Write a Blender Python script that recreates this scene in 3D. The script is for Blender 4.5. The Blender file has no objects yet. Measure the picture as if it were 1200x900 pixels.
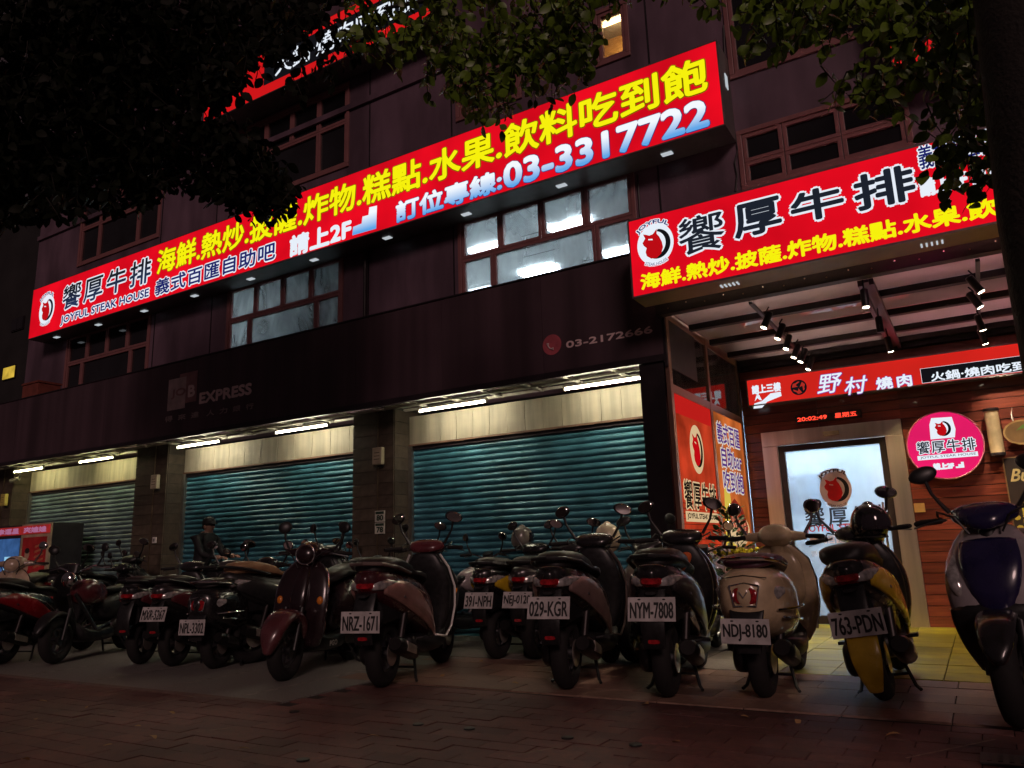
import bpy, math, random
import numpy as np
from mathutils import Vector, Matrix
random.seed(7)
S = bpy.context.scene
COL = S.collection

# ------------------------------------------------------------------ camera
H = 1.05
FPX = 896.0
PITCH, YAW, ROLL = math.radians(12.34), math.radians(30.75), math.radians(1.87)
_c, _s = math.cos(YAW), math.sin(YAW)
_cp, _sp = math.cos(PITCH), math.sin(PITCH)
R0 = Vector((_c, _s, 0)); FW = Vector((-_s*_cp, _c*_cp, _sp)); U0 = Vector((_s*_sp, -_c*_sp, _cp))
RT = R0*math.cos(ROLL) - U0*math.sin(ROLL)
UP = R0*math.sin(ROLL) + U0*math.cos(ROLL)
cam = bpy.data.cameras.new('camera'); camo = bpy.data.objects.new('camera', cam); COL.objects.link(camo)
cam.sensor_width = 36; cam.lens = FPX/1200*36; cam.clip_start = .05; cam.clip_end = 500
M = Matrix((RT, UP, -FW)).transposed().to_4x4(); M.translation = Vector((0, 0, H))
camo.matrix_world = M
S.camera = camo

# ------------------------------------------------------------------ night sky and distant street light
W = bpy.data.worlds.new("World"); S.world = W; W.use_nodes = True
bg = W.node_tree.nodes['Background']
bg.inputs[0].default_value = (.030, .019, .021, 1); bg.inputs[1].default_value = .85
sl = bpy.data.lights.new('sun', 'SUN'); sl.energy = .56; sl.angle = math.radians(12); sl.color = (1, .66, .62)
slo = bpy.data.objects.new('sun', sl); COL.objects.link(slo)
slo.rotation_euler = Vector((-.50, .80, -.42)).to_track_quat('-Z', 'Y').to_euler()
S.view_settings.view_transform = 'Standard'; S.view_settings.look = 'None'
S.view_settings.exposure = 0; S.view_settings.gamma = 1
try:
    S.cycles.max_bounces = 6; S.cycles.transparent_max_bounces = 12
except Exception: pass

# ------------------------------------------------------------------ pixel (1200x900 photo) to plane: used to read real sizes off the photo
def ray(px, py): return FW + RT*((px-600)/FPX) - UP*((py-450)/FPX)
def atY(px, py, Y): d = ray(px, py); t = Y/d.y; return Vector((d.x*t, Y, H+d.z*t))
def atX(px, py, X): d = ray(px, py); t = X/d.x; return Vector((X, d.y*t, H+d.z*t))
def atZ(px, py, Z=0.): d = ray(px, py); t = (Z-H)/d.z; return Vector((d.x*t, d.y*t, Z))
def atD(px, py, D): d = ray(px, py); return Vector((d.x*D, d.y*D, H+d.z*D))

# ------------------------------------------------------------------ materials
MATS = {}
def pm(name, col, rough=.55, metal=0., coat=0., var=.25, scale=6., bump=0., bscale=None, stretch=(1, 1, 1), trans=0., spec=.5):
    if name in MATS: return MATS[name]
    m = bpy.data.materials.new(name); m.use_nodes = True; nt = m.node_tree; N = nt.nodes; L = nt.links
    b = N['Principled BSDF']
    b.inputs['Roughness'].default_value = rough; b.inputs['Metallic'].default_value = metal
    b.inputs['Coat Weight'].default_value = coat; b.inputs['Coat Roughness'].default_value = .08
    b.inputs['Specular IOR Level'].default_value = spec
    tc = N.new('ShaderNodeTexCoord'); mp = N.new('ShaderNodeMapping'); mp.inputs['Scale'].default_value = stretch
    L.new(tc.outputs['Object'], mp.inputs[0])
    nz = N.new('ShaderNodeTexNoise'); nz.inputs['Scale'].default_value = scale; nz.inputs['Detail'].default_value = 5
    L.new(mp.outputs[0], nz.inputs['Vector'])
    cr = N.new('ShaderNodeValToRGB'); e = cr.color_ramp.elements
    e[0].position = .3; e[1].position = .7
    e[0].color = tuple(c*(1-var) for c in col)+(1,); e[1].color = tuple(min(1, c*(1+var)) for c in col)+(1,)
    L.new(nz.outputs['Fac'], cr.inputs[0]); L.new(cr.outputs[0], b.inputs['Base Color'])
    mr = N.new('ShaderNodeMapRange'); mr.inputs[3].default_value = max(0.02, rough*.8); mr.inputs[4].default_value = min(1, rough*1.2)
    L.new(nz.outputs['Fac'], mr.inputs[0]); L.new(mr.outputs[0], b.inputs['Roughness'])
    if bump:
        n2 = N.new('ShaderNodeTexNoise'); n2.inputs['Scale'].default_value = bscale or scale*6; n2.inputs['Detail'].default_value = 4
        L.new(mp.outputs[0], n2.inputs['Vector'])
        bp = N.new('ShaderNodeBump'); bp.inputs['Strength'].default_value = bump; bp.inputs['Distance'].default_value = .01
        L.new(n2.outputs['Fac'], bp.inputs['Height']); L.new(bp.outputs[0], b.inputs['Normal'])
    MATS[name] = m; return m
def em(name, col, strength=1., var=0., scale=1.5, col2=None, grad=None):
    """light-giving face of a sign, lamp, screen or lit window"""
    if name in MATS: return MATS[name]
    m = bpy.data.materials.new(name); m.use_nodes = True; nt = m.node_tree; N = nt.nodes; L = nt.links
    N.remove(N['Principled BSDF']); out = N['Material Output']
    e = N.new('ShaderNodeEmission'); e.inputs[1].default_value = strength; e.inputs[0].default_value = (*col, 1)
    if var or col2 or grad:
        tc = N.new('ShaderNodeTexCoord')
        cr = N.new('ShaderNodeValToRGB'); el = cr.color_ramp.elements
        if grad:
            sx = N.new('ShaderNodeSeparateXYZ'); L.new(tc.outputs['Generated'], sx.inputs[0]); L.new(sx.outputs[2], cr.inputs[0])
            el[0].color = (*col, 1); el[1].color = (*grad, 1); el[0].position = .1; el[1].position = .75
        else:
            nz = N.new('ShaderNodeTexNoise'); nz.inputs['Scale'].default_value = scale; nz.inputs['Detail'].default_value = 3
            L.new(tc.outputs['Object'], nz.inputs['Vector']); L.new(nz.outputs['Fac'], cr.inputs[0])
            el[0].position = .3; el[1].position = .7
            c2 = col2 or tuple(c*(1+var) for c in col)
            el[0].color = (*(tuple(c*(1-var) for c in col)), 1); el[1].color = (*c2, 1)
        L.new(cr.outputs[0], e.inputs[0])
    L.new(e.outputs[0], out.inputs[0]); MATS[name] = m; return m
def glassy(name, dirt=(.25, .55), tint=(.8, .9, 1.), scale=2.5, base=(.6, .7, .8)):
    """dusty pane: clear glass with streaks of grime that catch the light from both sides"""
    if name in MATS: return MATS[name]
    m = bpy.data.materials.new(name); m.use_nodes = True; nt = m.node_tree; N = nt.nodes; L = nt.links
    N.remove(N['Principled BSDF']); out = N['Material Output']
    tr = N.new('ShaderNodeBsdfTransparent'); tr.inputs[0].default_value = (*tint, 1)
    tl = N.new('ShaderNodeBsdfTranslucent'); df = N.new('ShaderNodeBsdfDiffuse')
    tl.inputs[0].default_value = df.inputs[0].default_value = (*base, 1)
    ad = N.new('ShaderNodeMixShader'); ad.inputs[0].default_value = .35; L.new(tl.outputs[0], ad.inputs[1]); L.new(df.outputs[0], ad.inputs[2])
    tc = N.new('ShaderNodeTexCoord'); mp = N.new('ShaderNodeMapping'); mp.inputs['Scale'].default_value = (1, 1, .45)
    mp.inputs['Rotation'].default_value = (0, .5, 0)
    nz = N.new('ShaderNodeTexNoise'); nz.inputs['Scale'].default_value = scale; nz.inputs['Detail'].default_value = 6; nz.inputs['Distortion'].default_value = 1.6
    L.new(tc.outputs['Object'], mp.inputs[0]); L.new(mp.outputs[0], nz.inputs['Vector'])
    mr = N.new('ShaderNodeMapRange'); mr.inputs[1].default_value = .32; mr.inputs[2].default_value = .68
    mr.inputs[3].default_value = dirt[0]; mr.inputs[4].default_value = dirt[1]; L.new(nz.outputs['Fac'], mr.inputs[0])
    mx = N.new('ShaderNodeMixShader'); L.new(mr.outputs[0], mx.inputs[0]); L.new(tr.outputs[0], mx.inputs[1]); L.new(ad.outputs[0], mx.inputs[2])
    gl = N.new('ShaderNodeBsdfGlossy'); gl.inputs['Roughness'].default_value = .03
    m2 = N.new('ShaderNodeMixShader'); fr = N.new('ShaderNodeFresnel'); fr.inputs[0].default_value = 1.45
    L.new(fr.outputs[0], m2.inputs[0]); L.new(mx.outputs[0], m2.inputs[1]); L.new(gl.outputs[0], m2.inputs[2])
    L.new(m2.outputs[0], out.inputs[0]); MATS[name] = m; return m
def wood(name, c1, c2, rough=.35, axis='X'):
    if name in MATS: return MATS[name]
    m = bpy.data.materials.new(name); m.use_nodes = True; nt = m.node_tree; N = nt.nodes; L = nt.links
    b = N['Principled BSDF']; b.inputs['Roughness'].default_value = rough; b.inputs['Coat Weight'].default_value = .25
    tc = N.new('ShaderNodeTexCoord'); mp = N.new('ShaderNodeMapping'); mp.inputs['Scale'].default_value = (.8, 9, 9) if axis == 'X' else (9, .8, 9)
    oi = N.new('ShaderNodeObjectInfo'); ad = N.new('ShaderNodeVectorMath'); ad.operation = 'ADD'
    sc = N.new('ShaderNodeVectorMath'); sc.operation = 'SCALE'; sc.inputs['Scale'].default_value = 37
    L.new(oi.outputs['Random'], sc.inputs[0]); L.new(tc.outputs['Object'], ad.inputs[0]); L.new(sc.outputs[0], ad.inputs[1])
    L.new(ad.outputs[0], mp.inputs[0])
    nz = N.new('ShaderNodeTexNoise'); nz.inputs['Scale'].default_value = 2.2; nz.inputs['Detail'].default_value = 7; nz.inputs['Distortion'].default_value = 1
    L.new(mp.outputs[0], nz.inputs['Vector'])
    cr = N.new('ShaderNodeValToRGB'); e = cr.color_ramp.elements; e[0].position = .3; e[1].position = .72; e[0].color = (*c1, 1); e[1].color = (*c2, 1)
    L.new(nz.outputs['Fac'], cr.inputs[0])
    hs = N.new('ShaderNodeHueSaturation'); mr = N.new('ShaderNodeMapRange'); mr.inputs[3].default_value = .6; mr.inputs[4].default_value = 1.35
    L.new(oi.outputs['Random'], mr.inputs[0]); L.new(mr.outputs[0], hs.inputs['Value']); L.new(cr.outputs[0], hs.inputs['Color'])
    L.new(hs.outputs[0], b.inputs['Base Color'])
    bp = N.new('ShaderNodeBump'); bp.inputs['Strength'].default_value = .35; bp.inputs['Distance'].default_value = .004
    L.new(nz.outputs['Fac'], bp.inputs['Height']); L.new(bp.outputs[0], b.inputs['Normal'])
    MATS[name] = m; return m
def stone(name, c1, c2, rough=.75, spread=(.65, 1.35), scale=14., bump=.35):
    """mineral surface whose tone differs a little from piece to piece"""
    if name in MATS: return MATS[name]
    m = pm(name, c1, rough, bump=bump, scale=scale, bscale=scale*5); nt = m.node_tree; N = nt.nodes; L = nt.links
    b = N['Principled BSDF']; cr = [n for n in N if n.type == 'VALTORGB'][0]
    cr.color_ramp.elements[0].color = (*c1, 1); cr.color_ramp.elements[1].color = (*c2, 1)
    oi = N.new('ShaderNodeObjectInfo'); ge = N.new('ShaderNodeNewGeometry')
    ad = N.new('ShaderNodeMath'); ad.operation = 'ADD'; L.new(oi.outputs['Random'], ad.inputs[0]); L.new(ge.outputs['Random Per Island'], ad.inputs[1])
    fr = N.new('ShaderNodeMath'); fr.operation = 'FRACT'; L.new(ad.outputs[0], fr.inputs[0])
    mr = N.new('ShaderNodeMapRange'); mr.inputs[3].default_value = spread[0]; mr.inputs[4].default_value = spread[1]; L.new(fr.outputs[0], mr.inputs[0])
    n3 = N.new('ShaderNodeTexNoise'); n3.inputs['Scale'].default_value = .9; n3.inputs['Detail'].default_value = 6
    L.new(ge.outputs['Position'], n3.inputs['Vector'])
    m3 = N.new('ShaderNodeMapRange'); m3.inputs[1].default_value = .35; m3.inputs[2].default_value = .65; m3.inputs[3].default_value = .6; m3.inputs[4].default_value = 1.25
    L.new(n3.outputs['Fac'], m3.inputs[0])
    mu = N.new('ShaderNodeMath'); mu.operation = 'MULTIPLY'; L.new(mr.outputs[0], mu.inputs[0]); L.new(m3.outputs[0], mu.inputs[1])
    hs = N.new('ShaderNodeHueSaturation'); L.new(mu.outputs[0], hs.inputs['Value']); L.new(cr.outputs[0], hs.inputs['Color'])
    L.new(hs.outputs[0], b.inputs['Base Color'])
    return m
def fresh_grime(m, scale=3., lo=.6, hi=1.1, stretch=(1, 1, .15)):
    nt = m.node_tree; N = nt.nodes; L = nt.links; b = N['Principled BSDF']; src = b.inputs['Base Color'].links[0].from_socket
    ge = N.new('ShaderNodeNewGeometry'); mp = N.new('ShaderNodeMapping'); mp.inputs['Scale'].default_value = stretch
    L.new(ge.outputs['Position'], mp.inputs[0]); n = N.new('ShaderNodeTexNoise'); n.inputs['Scale'].default_value = scale; n.inputs['Detail'].default_value = 5
    L.new(mp.outputs[0], n.inputs['Vector']); mr = N.new('ShaderNodeMapRange'); mr.inputs[1].default_value = .35; mr.inputs[2].default_value = .65
    mr.inputs[3].default_value = lo; mr.inputs[4].default_value = hi; L.new(n.outputs['Fac'], mr.inputs[0])
    hs = N.new('ShaderNodeHueSaturation'); L.new(mr.outputs[0], hs.inputs['Value']); L.new(src, hs.inputs['Color']); L.new(hs.outputs[0], b.inputs['Base Color'])
    return m

BLACK = pm('black_plastic', (.012, .012, .013), .42, var=.4, scale=30)
RUBBER = pm('tyre_rubber', (.009, .008, .008), .85, bump=.2, scale=40)
STEEL = pm('brushed_steel', (.78, .70, .64), .30, metal=.85, scale=2, stretch=(6, 6, .4), var=.12)
CHROME = pm('chrome', (.7, .7, .7), .12, metal=1, var=.05)
ALLOY = pm('dull_alloy', (.25, .25, .26), .35, metal=1)
DARKMETAL = pm('dark_painted_steel', (.02, .014, .018), .45, var=.3)
WHITEP = pm('white_print', (.75, .73, .7), .5, var=.04)

# ------------------------------------------------------------------ geometry helpers
ORG = {}
class MB:
    def __init__(s): s.v = []; s.f = []; s.sm = True
    def quadbox(s, x0, x1, y0, y1, z0, z1):
        b = len(s.v)
        s.v += [(x, y, z) for x in (x0, x1) for y in (y0, y1) for z in (z0, z1)]
        s.f += [tuple(b+i for i in q) for q in ((0, 1, 3, 2), (4, 6, 7, 5), (0, 4, 5, 1), (2, 3, 7, 6), (0, 2, 6, 4), (1, 5, 7, 3))]
        return s
    def obox(s, c, sx, sy, sz, rot=None):
        b = len(s.v); c = Vector(c)
        for x in (-1, 1):
            for y in (-1, 1):
                for z in (-1, 1):
                    p = Vector((x*sx/2, y*sy/2, z*sz/2)); p = rot @ p if rot else p; s.v.append(tuple(c+p))
        s.f += [tuple(b+i for i in q) for q in ((0, 1, 3, 2), (4, 6, 7, 5), (0, 4, 5, 1), (2, 3, 7, 6), (0, 2, 6, 4), (1, 5, 7, 3))]
        return s
    def ring_loft(s, rings, cap=True):
        b = len(s.v); n = len(rings[0])
        for r in rings: s.v += [tuple(p) for p in r]
        for i in range(len(rings)-1):
            for j in range(n):
                k = (j+1) % n; s.f.append((b+i*n+j, b+i*n+k, b+(i+1)*n+k, b+(i+1)*n+j))
        if cap:
            s.f.append(tuple(b+j for j in reversed(range(n)))); s.f.append(tuple(b+(len(rings)-1)*n+j for j in range(n)))
        return s
    def loft(s, secs, n=18, cap=True):
        """secs: (centre, half axis A, half axis B, exponent)"""
        rings = []
        secs = [(Vector(c), Vector(A), Vector(B), p) for c, A, B, p in secs]
        if len(secs) >= 4:      # round the ends and run a smooth curve through the sections
            def end(a, b):
                k = min(a[1].length, a[2].length); d = (a[0]-b[0]).normalized()*k
                return [(a[0]+d*.55, a[1]*.35, a[2]*.35, 2.), (a[0]+d*.32, a[1]*.78, a[2]*.78, a[3])]
            e0, e1 = end(secs[0], secs[1]), end(secs[-1], secs[-2]); P = secs; out = []
            for i in range(len(P)-1):
                q0, q1, q2, q3 = P[max(i-1, 0)], P[i], P[i+1], P[min(i+2, len(P)-1)]
                for t in (0., .34, .67):
                    cr = lambda a, b, c, d: (b*2 + (c-a)*t + (a*2-b*5+c*4-d)*t*t + (b*3-a-c*3+d)*t*t*t)*.5
                    out.append(tuple(cr(q0[j], q1[j], q2[j], q3[j]) for j in range(3))+(q1[3]*(1-t)+q2[3]*t,))
            secs = e0 + out + [P[-1]] + e1[::-1]; n = max(n, 18)
        for c, A, B, p in secs:
            c, A, B = Vector(c), Vector(A), Vector(B); r = []
            for j in range(n):
                t = 2*math.pi*j/n; ct, st = math.cos(t), math.sin(t)
                r.append(c + A*math.copysign(abs(ct)**(2/p), ct) + B*math.copysign(abs(st)**(2/p), st))
            rings.append(r)
        return s.ring_loft(rings, cap)
    def tube(s, pts, rad, n=8, cap=True):
        pts = [Vector(p) for p in pts]; rad = rad if isinstance(rad, (list, tuple)) else [rad]*len(pts)
        rings = []; up = None
        for i, p in enumerate(pts):
            t = (pts[min(i+1, len(pts)-1)] - pts[max(i-1, 0)]).normalized()
            if up is None: up = Vector((0, 0, 1)) if abs(t.z) < .9 else Vector((1, 0, 0))
            a = t.cross(up).normalized(); bb = t.cross(a).normalized(); up = -bb if bb.dot(up) < 0 else bb
            a = t.cross(up).normalized(); bb = a.cross(t).normalized(); up = bb
            rings.append([p + (a*math.cos(2*math.pi*j/n) + bb*math.sin(2*math.pi*j/n))*rad[i] for j in range(n)])
        return s.ring_loft(rings, cap)
    def cyl(s, a, b, r, n=16, r2=None): return s.tube([a, b], [r, r if r2 is None else r2], n)
    def torus(s, c, R, r, n=28, m=10, ax='y', sq=1.):
        b = len(s.v); c = Vector(c)
        for i in range(n):
            t = 2*math.pi*i/n
            for j in range(m):
                u = 2*math.pi*j/m; rr = R + r*math.cos(u); w = r*math.sin(u)*sq
                p = (rr*math.cos(t), w, rr*math.sin(t)) if ax == 'y' else (rr*math.cos(t), rr*math.sin(t), w)
                s.v.append(tuple(c+Vector(p)))
        for i in range(n):
            for j in range(m):
                i2, j2 = (i+1) % n, (j+1) % m
                s.f.append((b+i*m+j, b+i*m+j2, b+i2*m+j2, b+i2*m+j))
        return s
    def ell(s, c, rx, ry, rz, n=14, m=9, rot=None):
        b = len(s.v); c = Vector(c)
        for i in range(1, m):
            a = math.pi*i/m
            for j in range(n):
                t = 2*math.pi*j/n; p = Vector((rx*math.sin(a)*math.cos(t), ry*math.sin(a)*math.sin(t), rz*math.cos(a)))
                s.v.append(tuple(c+(rot @ p if rot else p)))
        for q in (Vector((0, 0, rz)), Vector((0, 0, -rz))): s.v.append(tuple(c+(rot @ q if rot else q)))
        T, B = b+(m-1)*n, b+(m-1)*n+1
        for i in range(m-2):
            for j in range(n):
                k = (j+1) % n; s.f.append((b+i*n+j, b+(i+1)*n+j, b+(i+1)*n+k, b+i*n+k))
        for j in range(n):
            k = (j+1) % n; s.f.append((T, b+j, b+k)); s.f.append((B, b+(m-2)*n+k, b+(m-2)*n+j))
        return s
    def prism(s, pts, off):
        """closed outline (3D points) extruded by vector off"""
        b = len(s.v); n = len(pts); off = Vector(off)
        s.v += [tuple(Vector(p)) for p in pts] + [tuple(Vector(p)+off) for p in pts]
        s.f.append(tuple(range(b, b+n))); s.f.append(tuple(range(b+2*n-1, b+n-1, -1)))
        for i in range(n): j = (i+1) % n; s.f.append((b+i, b+n+i, b+n+j, b+j))
        return s
    def mesh(s, name, org=(0, 0, 0), smooth=False):
        m = bpy.data.meshes.new(name); o = Vector(org)
        m.from_pydata([tuple(Vector(v)-o) for v in s.v], [], s.f); m.update()
        if smooth:
            m.polygons.foreach_set('use_smooth', [len(p.vertices) < 6 for p in m.polygons])
            try: m.set_sharp_from_angle(angle=math.radians(38))
            except Exception: pass
        return m
def thing(name, label, cat, loc=(0, 0, 0), rz=0., group=None, rot=None, kind=None):
    o = bpy.data.objects.new(name, None); COL.objects.link(o); o.empty_display_size = .1
    o.location = loc; o.rotation_euler = rot if rot else (0, 0, rz)
    if label: o['label'] = label
    if cat: o['category'] = cat
    if group: o['group'] = group
    if kind: o['kind'] = kind
    ORG[o.name] = Vector(loc) if (rz == 0 and not rot) else Vector((0, 0, 0))
    return o
def org(p): return ORG.get(p.name, Vector((0, 0, 0))) if p else Vector((0, 0, 0))
def part(name, mb, m, parent=None, smooth=False, bevel=0., label=None, kind=None, group=None):
    """mesh in world coordinates for unrotated things (their origin is taken off), in local ones for turned things"""
    me = mb if isinstance(mb, bpy.types.Mesh) else mb.mesh(name, org(parent), smooth)
    o = bpy.data.objects.new(name, me); COL.objects.link(o); me.materials.append(m) if not me.materials else None
    if parent: o.parent = parent; ORG[o.name] = org(parent)
    if bevel:
        b = o.modifiers.new('bevel', 'BEVEL'); b.width = bevel; b.segments = 2; b.limit_method = 'ANGLE'
    if label: o['label'] = label
    if kind: o['kind'] = kind
    if group: o['group'] = group
    return o
def piece(name, me, parent, loc, scale=None, rot=None):
    """one of many alike pieces sharing mesh data; loc in world coordinates"""
    o = bpy.data.objects.new(name, me); COL.objects.link(o); o.parent = parent
    o.location = Vector(loc)-org(parent); ORG[o.name] = Vector(loc)
    if scale: o.scale = scale
    if rot: o.rotation_euler = rot
    return o
def solo(name, mb, m, label, cat, loc, smooth=False, group=None, bevel=0., rot=None):
    me = mb.mesh(name, loc if not rot else (0, 0, 0), smooth); me.materials.append(m)
    o = bpy.data.objects.new(name, me); COL.objects.link(o); o.location = loc
    if rot: o.rotation_euler = rot
    o['label'] = label; o['category'] = cat
    if group: o['group'] = group
    if bevel:
        b = o.modifiers.new('bevel', 'BEVEL'); b.width = bevel; b.segments = 2; b.limit_method = 'ANGLE'
    return o

# ------------------------------------------------------------------ lettering
_glyph = {}
def glyphs(txt, sp=1.0):
    k = (txt, sp)
    if k not in _glyph:
        c = bpy.data.curves.new('lettering', 'FONT'); c.body = txt; c.resolution_u = 3; c.space_character = sp
        o = bpy.data.objects.new('lettering', c); COL.objects.link(o)
        bpy.context.view_layer.update()
        me = bpy.data.meshes.new_from_object(o.evaluated_get(bpy.context.evaluated_depsgraph_get()))
        v = np.array([tuple(p.co)[:2] for p in me.vertices]) if len(me.vertices) else np.zeros((0, 2))
        f = [tuple(p.vertices) for p in me.polygons]
        bpy.data.objects.remove(o); bpy.data.meshes.remove(me); bpy.data.curves.remove(c)
        _glyph[k] = (v, f)
    return _glyph[k]
class Plane:
    """writing surface: origin o, right u, up v, outward normal n"""
    def __init__(s, o, u, v): s.o, s.u, s.v = Vector(o), Vector(u).normalized(), Vector(v).normalized(); s.n = s.u.cross(s.v)
    def at(s, a, b, h=0.): return s.o + s.u*a + s.v*b + s.n*h
def facade(Y): return Plane((0, Y, 0), (1, 0, 0), (0, 0, 1))
DIR8 = [(math.cos(math.pi/4*k), math.sin(math.pi/4*k)) for k in range(8)]
def text(pl, txt, box, m, parent, h=.003, bold=0., out=0., mout=None, shear=0., sp=1.0, name='lettering', arc=None):
    """txt fitted to box (u0,v0,u1,v1) on plane pl; bold and out in metres, built as flat print lying h above the face"""
    v, f = glyphs(txt, sp)
    if not len(v): return
    v = v.copy(); mn, mx = v.min(0), v.max(0)
    u0, v0, u1, v1 = box
    q = (v-mn)/(mx-mn)
    if arc:   # arc = (centre u, centre v, radius, start angle, end angle): letters bent along a circle
        cu, cv, R, a0, a1 = arc; hh = v1-v0
        an = a0+(a1-a0)*q[:, 0]; rr = R+q[:, 1]*hh
        P = np.stack([cu+rr*np.cos(an), cv+rr*np.sin(an)], 1)
    else:
        P = np.stack([u0+q[:, 0]*(u1-u0)+shear*(q[:, 1]-.5)*(v1-v0), v0+q[:, 1]*(v1-v0)], 1)
    def layer(r, hh, mat, nm):
        dirs = [(0, 0)] + ([(a*r, b*r) for a, b in DIR8] if r else [])
        mb = MB()
        for k, (dx, dy) in enumerate(dirs):
            b = len(mb.v)
            for x, y in P: mb.v.append(tuple(pl.at(x+dx, y+dy, hh+k*.0002)))
            mb.f += [tuple(b+i for i in g) for g in f]
        return part(nm, mb, mat, parent)
    if out: layer(bold+out, h, mout, name+'_outline')
    return layer(bold, h+(.004 if out else 0), m, name)
def pxbox(Y, lb, rt):
    a, b = atY(*lb, Y), atY(*rt, Y); return (a.x, a.z, b.x, b.z)
def flat(pl, pts, m, parent, h=.002, name='emblem'):
    mb = MB(); mb.v = [tuple(pl.at(a, b, h)) for a, b in pts]; mb.f = [tuple(range(len(pts)))]
    return part(name, mb, m, parent)
def circ(cu, cv, ru, rv, n=28, a0=0, a1=2*math.pi): return [(cu+ru*math.cos(a0+(a1-a0)*i/n), cv+rv*math.sin(a0+(a1-a0)*i/n)) for i in range(n if a1-a0 > 6.28 else n+1)]
def bull_logo(pl, cu, cv, r, parent, mw, mr, mk, mtext, h=.004, ring=True):
    """round steak-house emblem: pale ground, red bull with horns, dark sweep of the tail, name on a ribbon"""
    if ring: flat(pl, circ(cu, cv, r*.98, r*1.12, 36), mw, parent, h)
    crescent = [(cu+r*.1+r*.72*math.cos(t), cv-r*.02+r*.8*math.sin(t)) for t in [math.radians(a) for a in range(-118, 83, 10)]]
    crescent += [(cu-r*.02+r*.58*math.cos(t), cv+r*.02+r*.66*math.sin(t)) for t in [math.radians(a) for a in range(76, -112, -10)]]
    flat(pl, crescent, mk, parent, h+.002)
    B = [(-.52, .42), (-.62, .66), (-.45, .6), (-.3, .52), (-.1, .55), (.12, .78), (.1, .52), (.22, .35), (.34, .05), (.38, -.25), (.26, -.55), (.02, -.72), (-.28, -.7), (-.5, -.52), (-.55, -.3), (-.48, -.1), (-.62, .05), (-.68, .2)]
    flat(pl, [(cu+r*.02+a*r*1.02, cv-r*.02+b*r*1.04) for a, b in B], mr, parent, h+.004)
    flat(pl, [(cu-r*.36, cv+r*.28), (cu-r*.1, cv+r*.22), (cu-r*.12, cv+r*.30), (cu-r*.34, cv+r*.34)], mw, parent, h+.006)
    if mtext:
        text(pl, 'JOYFUL', (0, 0, 1, r*.26), mtext, parent, h+.008, arc=(cu, cv, r*1.04, math.radians(140), math.radians(48)), bold=r*.012, out=r*.05, mout=mw)
        text(pl, 'STEAK HOUSE', (0, 0, 1, r*.15), mtext, parent, h+.008, arc=(cu, cv+r*.05, -r*1.22, math.radians(60), math.radians(120)), out=r*.06, mout=mw)

# ================================================================== THE PLACE
YF, YS, YW, Y1, Y2, YB = 7.76, 8.56, 8.80, 8.32, 7.12, 10.77      # fascia, shutters, upper wall, long sign, entrance sign, entrance wall
XG = -2.65                                                      # glazed side screen of the entrance
ZS = 3.02                                                       # underside of the fascia
# ------------------------------------------------------------------ ground
paveM = stone('red_brick_paver', (.10, .042, .038), (.18, .078, .068), .62, (.75, 1.22), 18, .45)
jointM = pm('dark_joint_sand', (.020, .013, .011), .9, bump=.5, scale=30)
greyM = stone('grey_paving_stone', (.19, .17, .145), (.29, .26, .22), .6, (.75, 1.25), 22, .35)
granM = pm('speckled_granite', (.19, .18, .165), .55, var=.6, scale=120, bump=.2)
def ground():
    mb = MB()
    mb.v = [(-160, -60, -.012), (160, -60, -.012), (160, 200, -.012), (-160, 200, -.012)]; mb.f = [(0, 1, 2, 3)]
    g = part('ground', mb, jointM, None, kind='structure')
    return g
ground()
pv = thing('pavement', None, None, (0, 0, 0), kind='structure')
gap = .003
SX, SY = .30, .15
tmpl = MB().quadbox(-SX/2+gap, SX/2-gap, -SY/2+gap, SY/2-gap, -.04, 0).mesh('paver'); tmpl.materials.append(paveM)
pav = []
YE = 5.35                                       # end of the brick field; a band of wider slabs follows
for j in range(int(3.6/SY)):
    y = 1.75+j*SY
    for i in range(-34, 12):
        x = (i+(.5 if j % 2 else 0))*SX
        if x < -4.6 and y > 4.25: continue
        r = Vector((x, y, 0))-Vector((0, 0, H)); d = r.dot(FW)
        if d < .5: continue
        px = 600+FPX*r.dot(RT)/d; py = 450-FPX*r.dot(UP)/d
        pav.append((d if (-20 < px < 1220 and 730 < py < 915) else 99+d, x, y))
pav.sort()
rest = MB()
for k, (d, x, y) in enumerate(pav):
    dz = random.gauss(0, .0016); tl = (random.gauss(0, .003), random.gauss(0, .003), random.gauss(0, .003))
    if k < 300: piece('paver', tmpl, pv, (x, y, dz), rot=tl)
    else:
        rot = Matrix.Rotation(tl[0], 3, 'X'); rest.obox((x, y, dz-.02), SX-2*gap, SY-2*gap, .04, rot)
part('distant_paver', rest, paveM, pv, kind='stuff')
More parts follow.
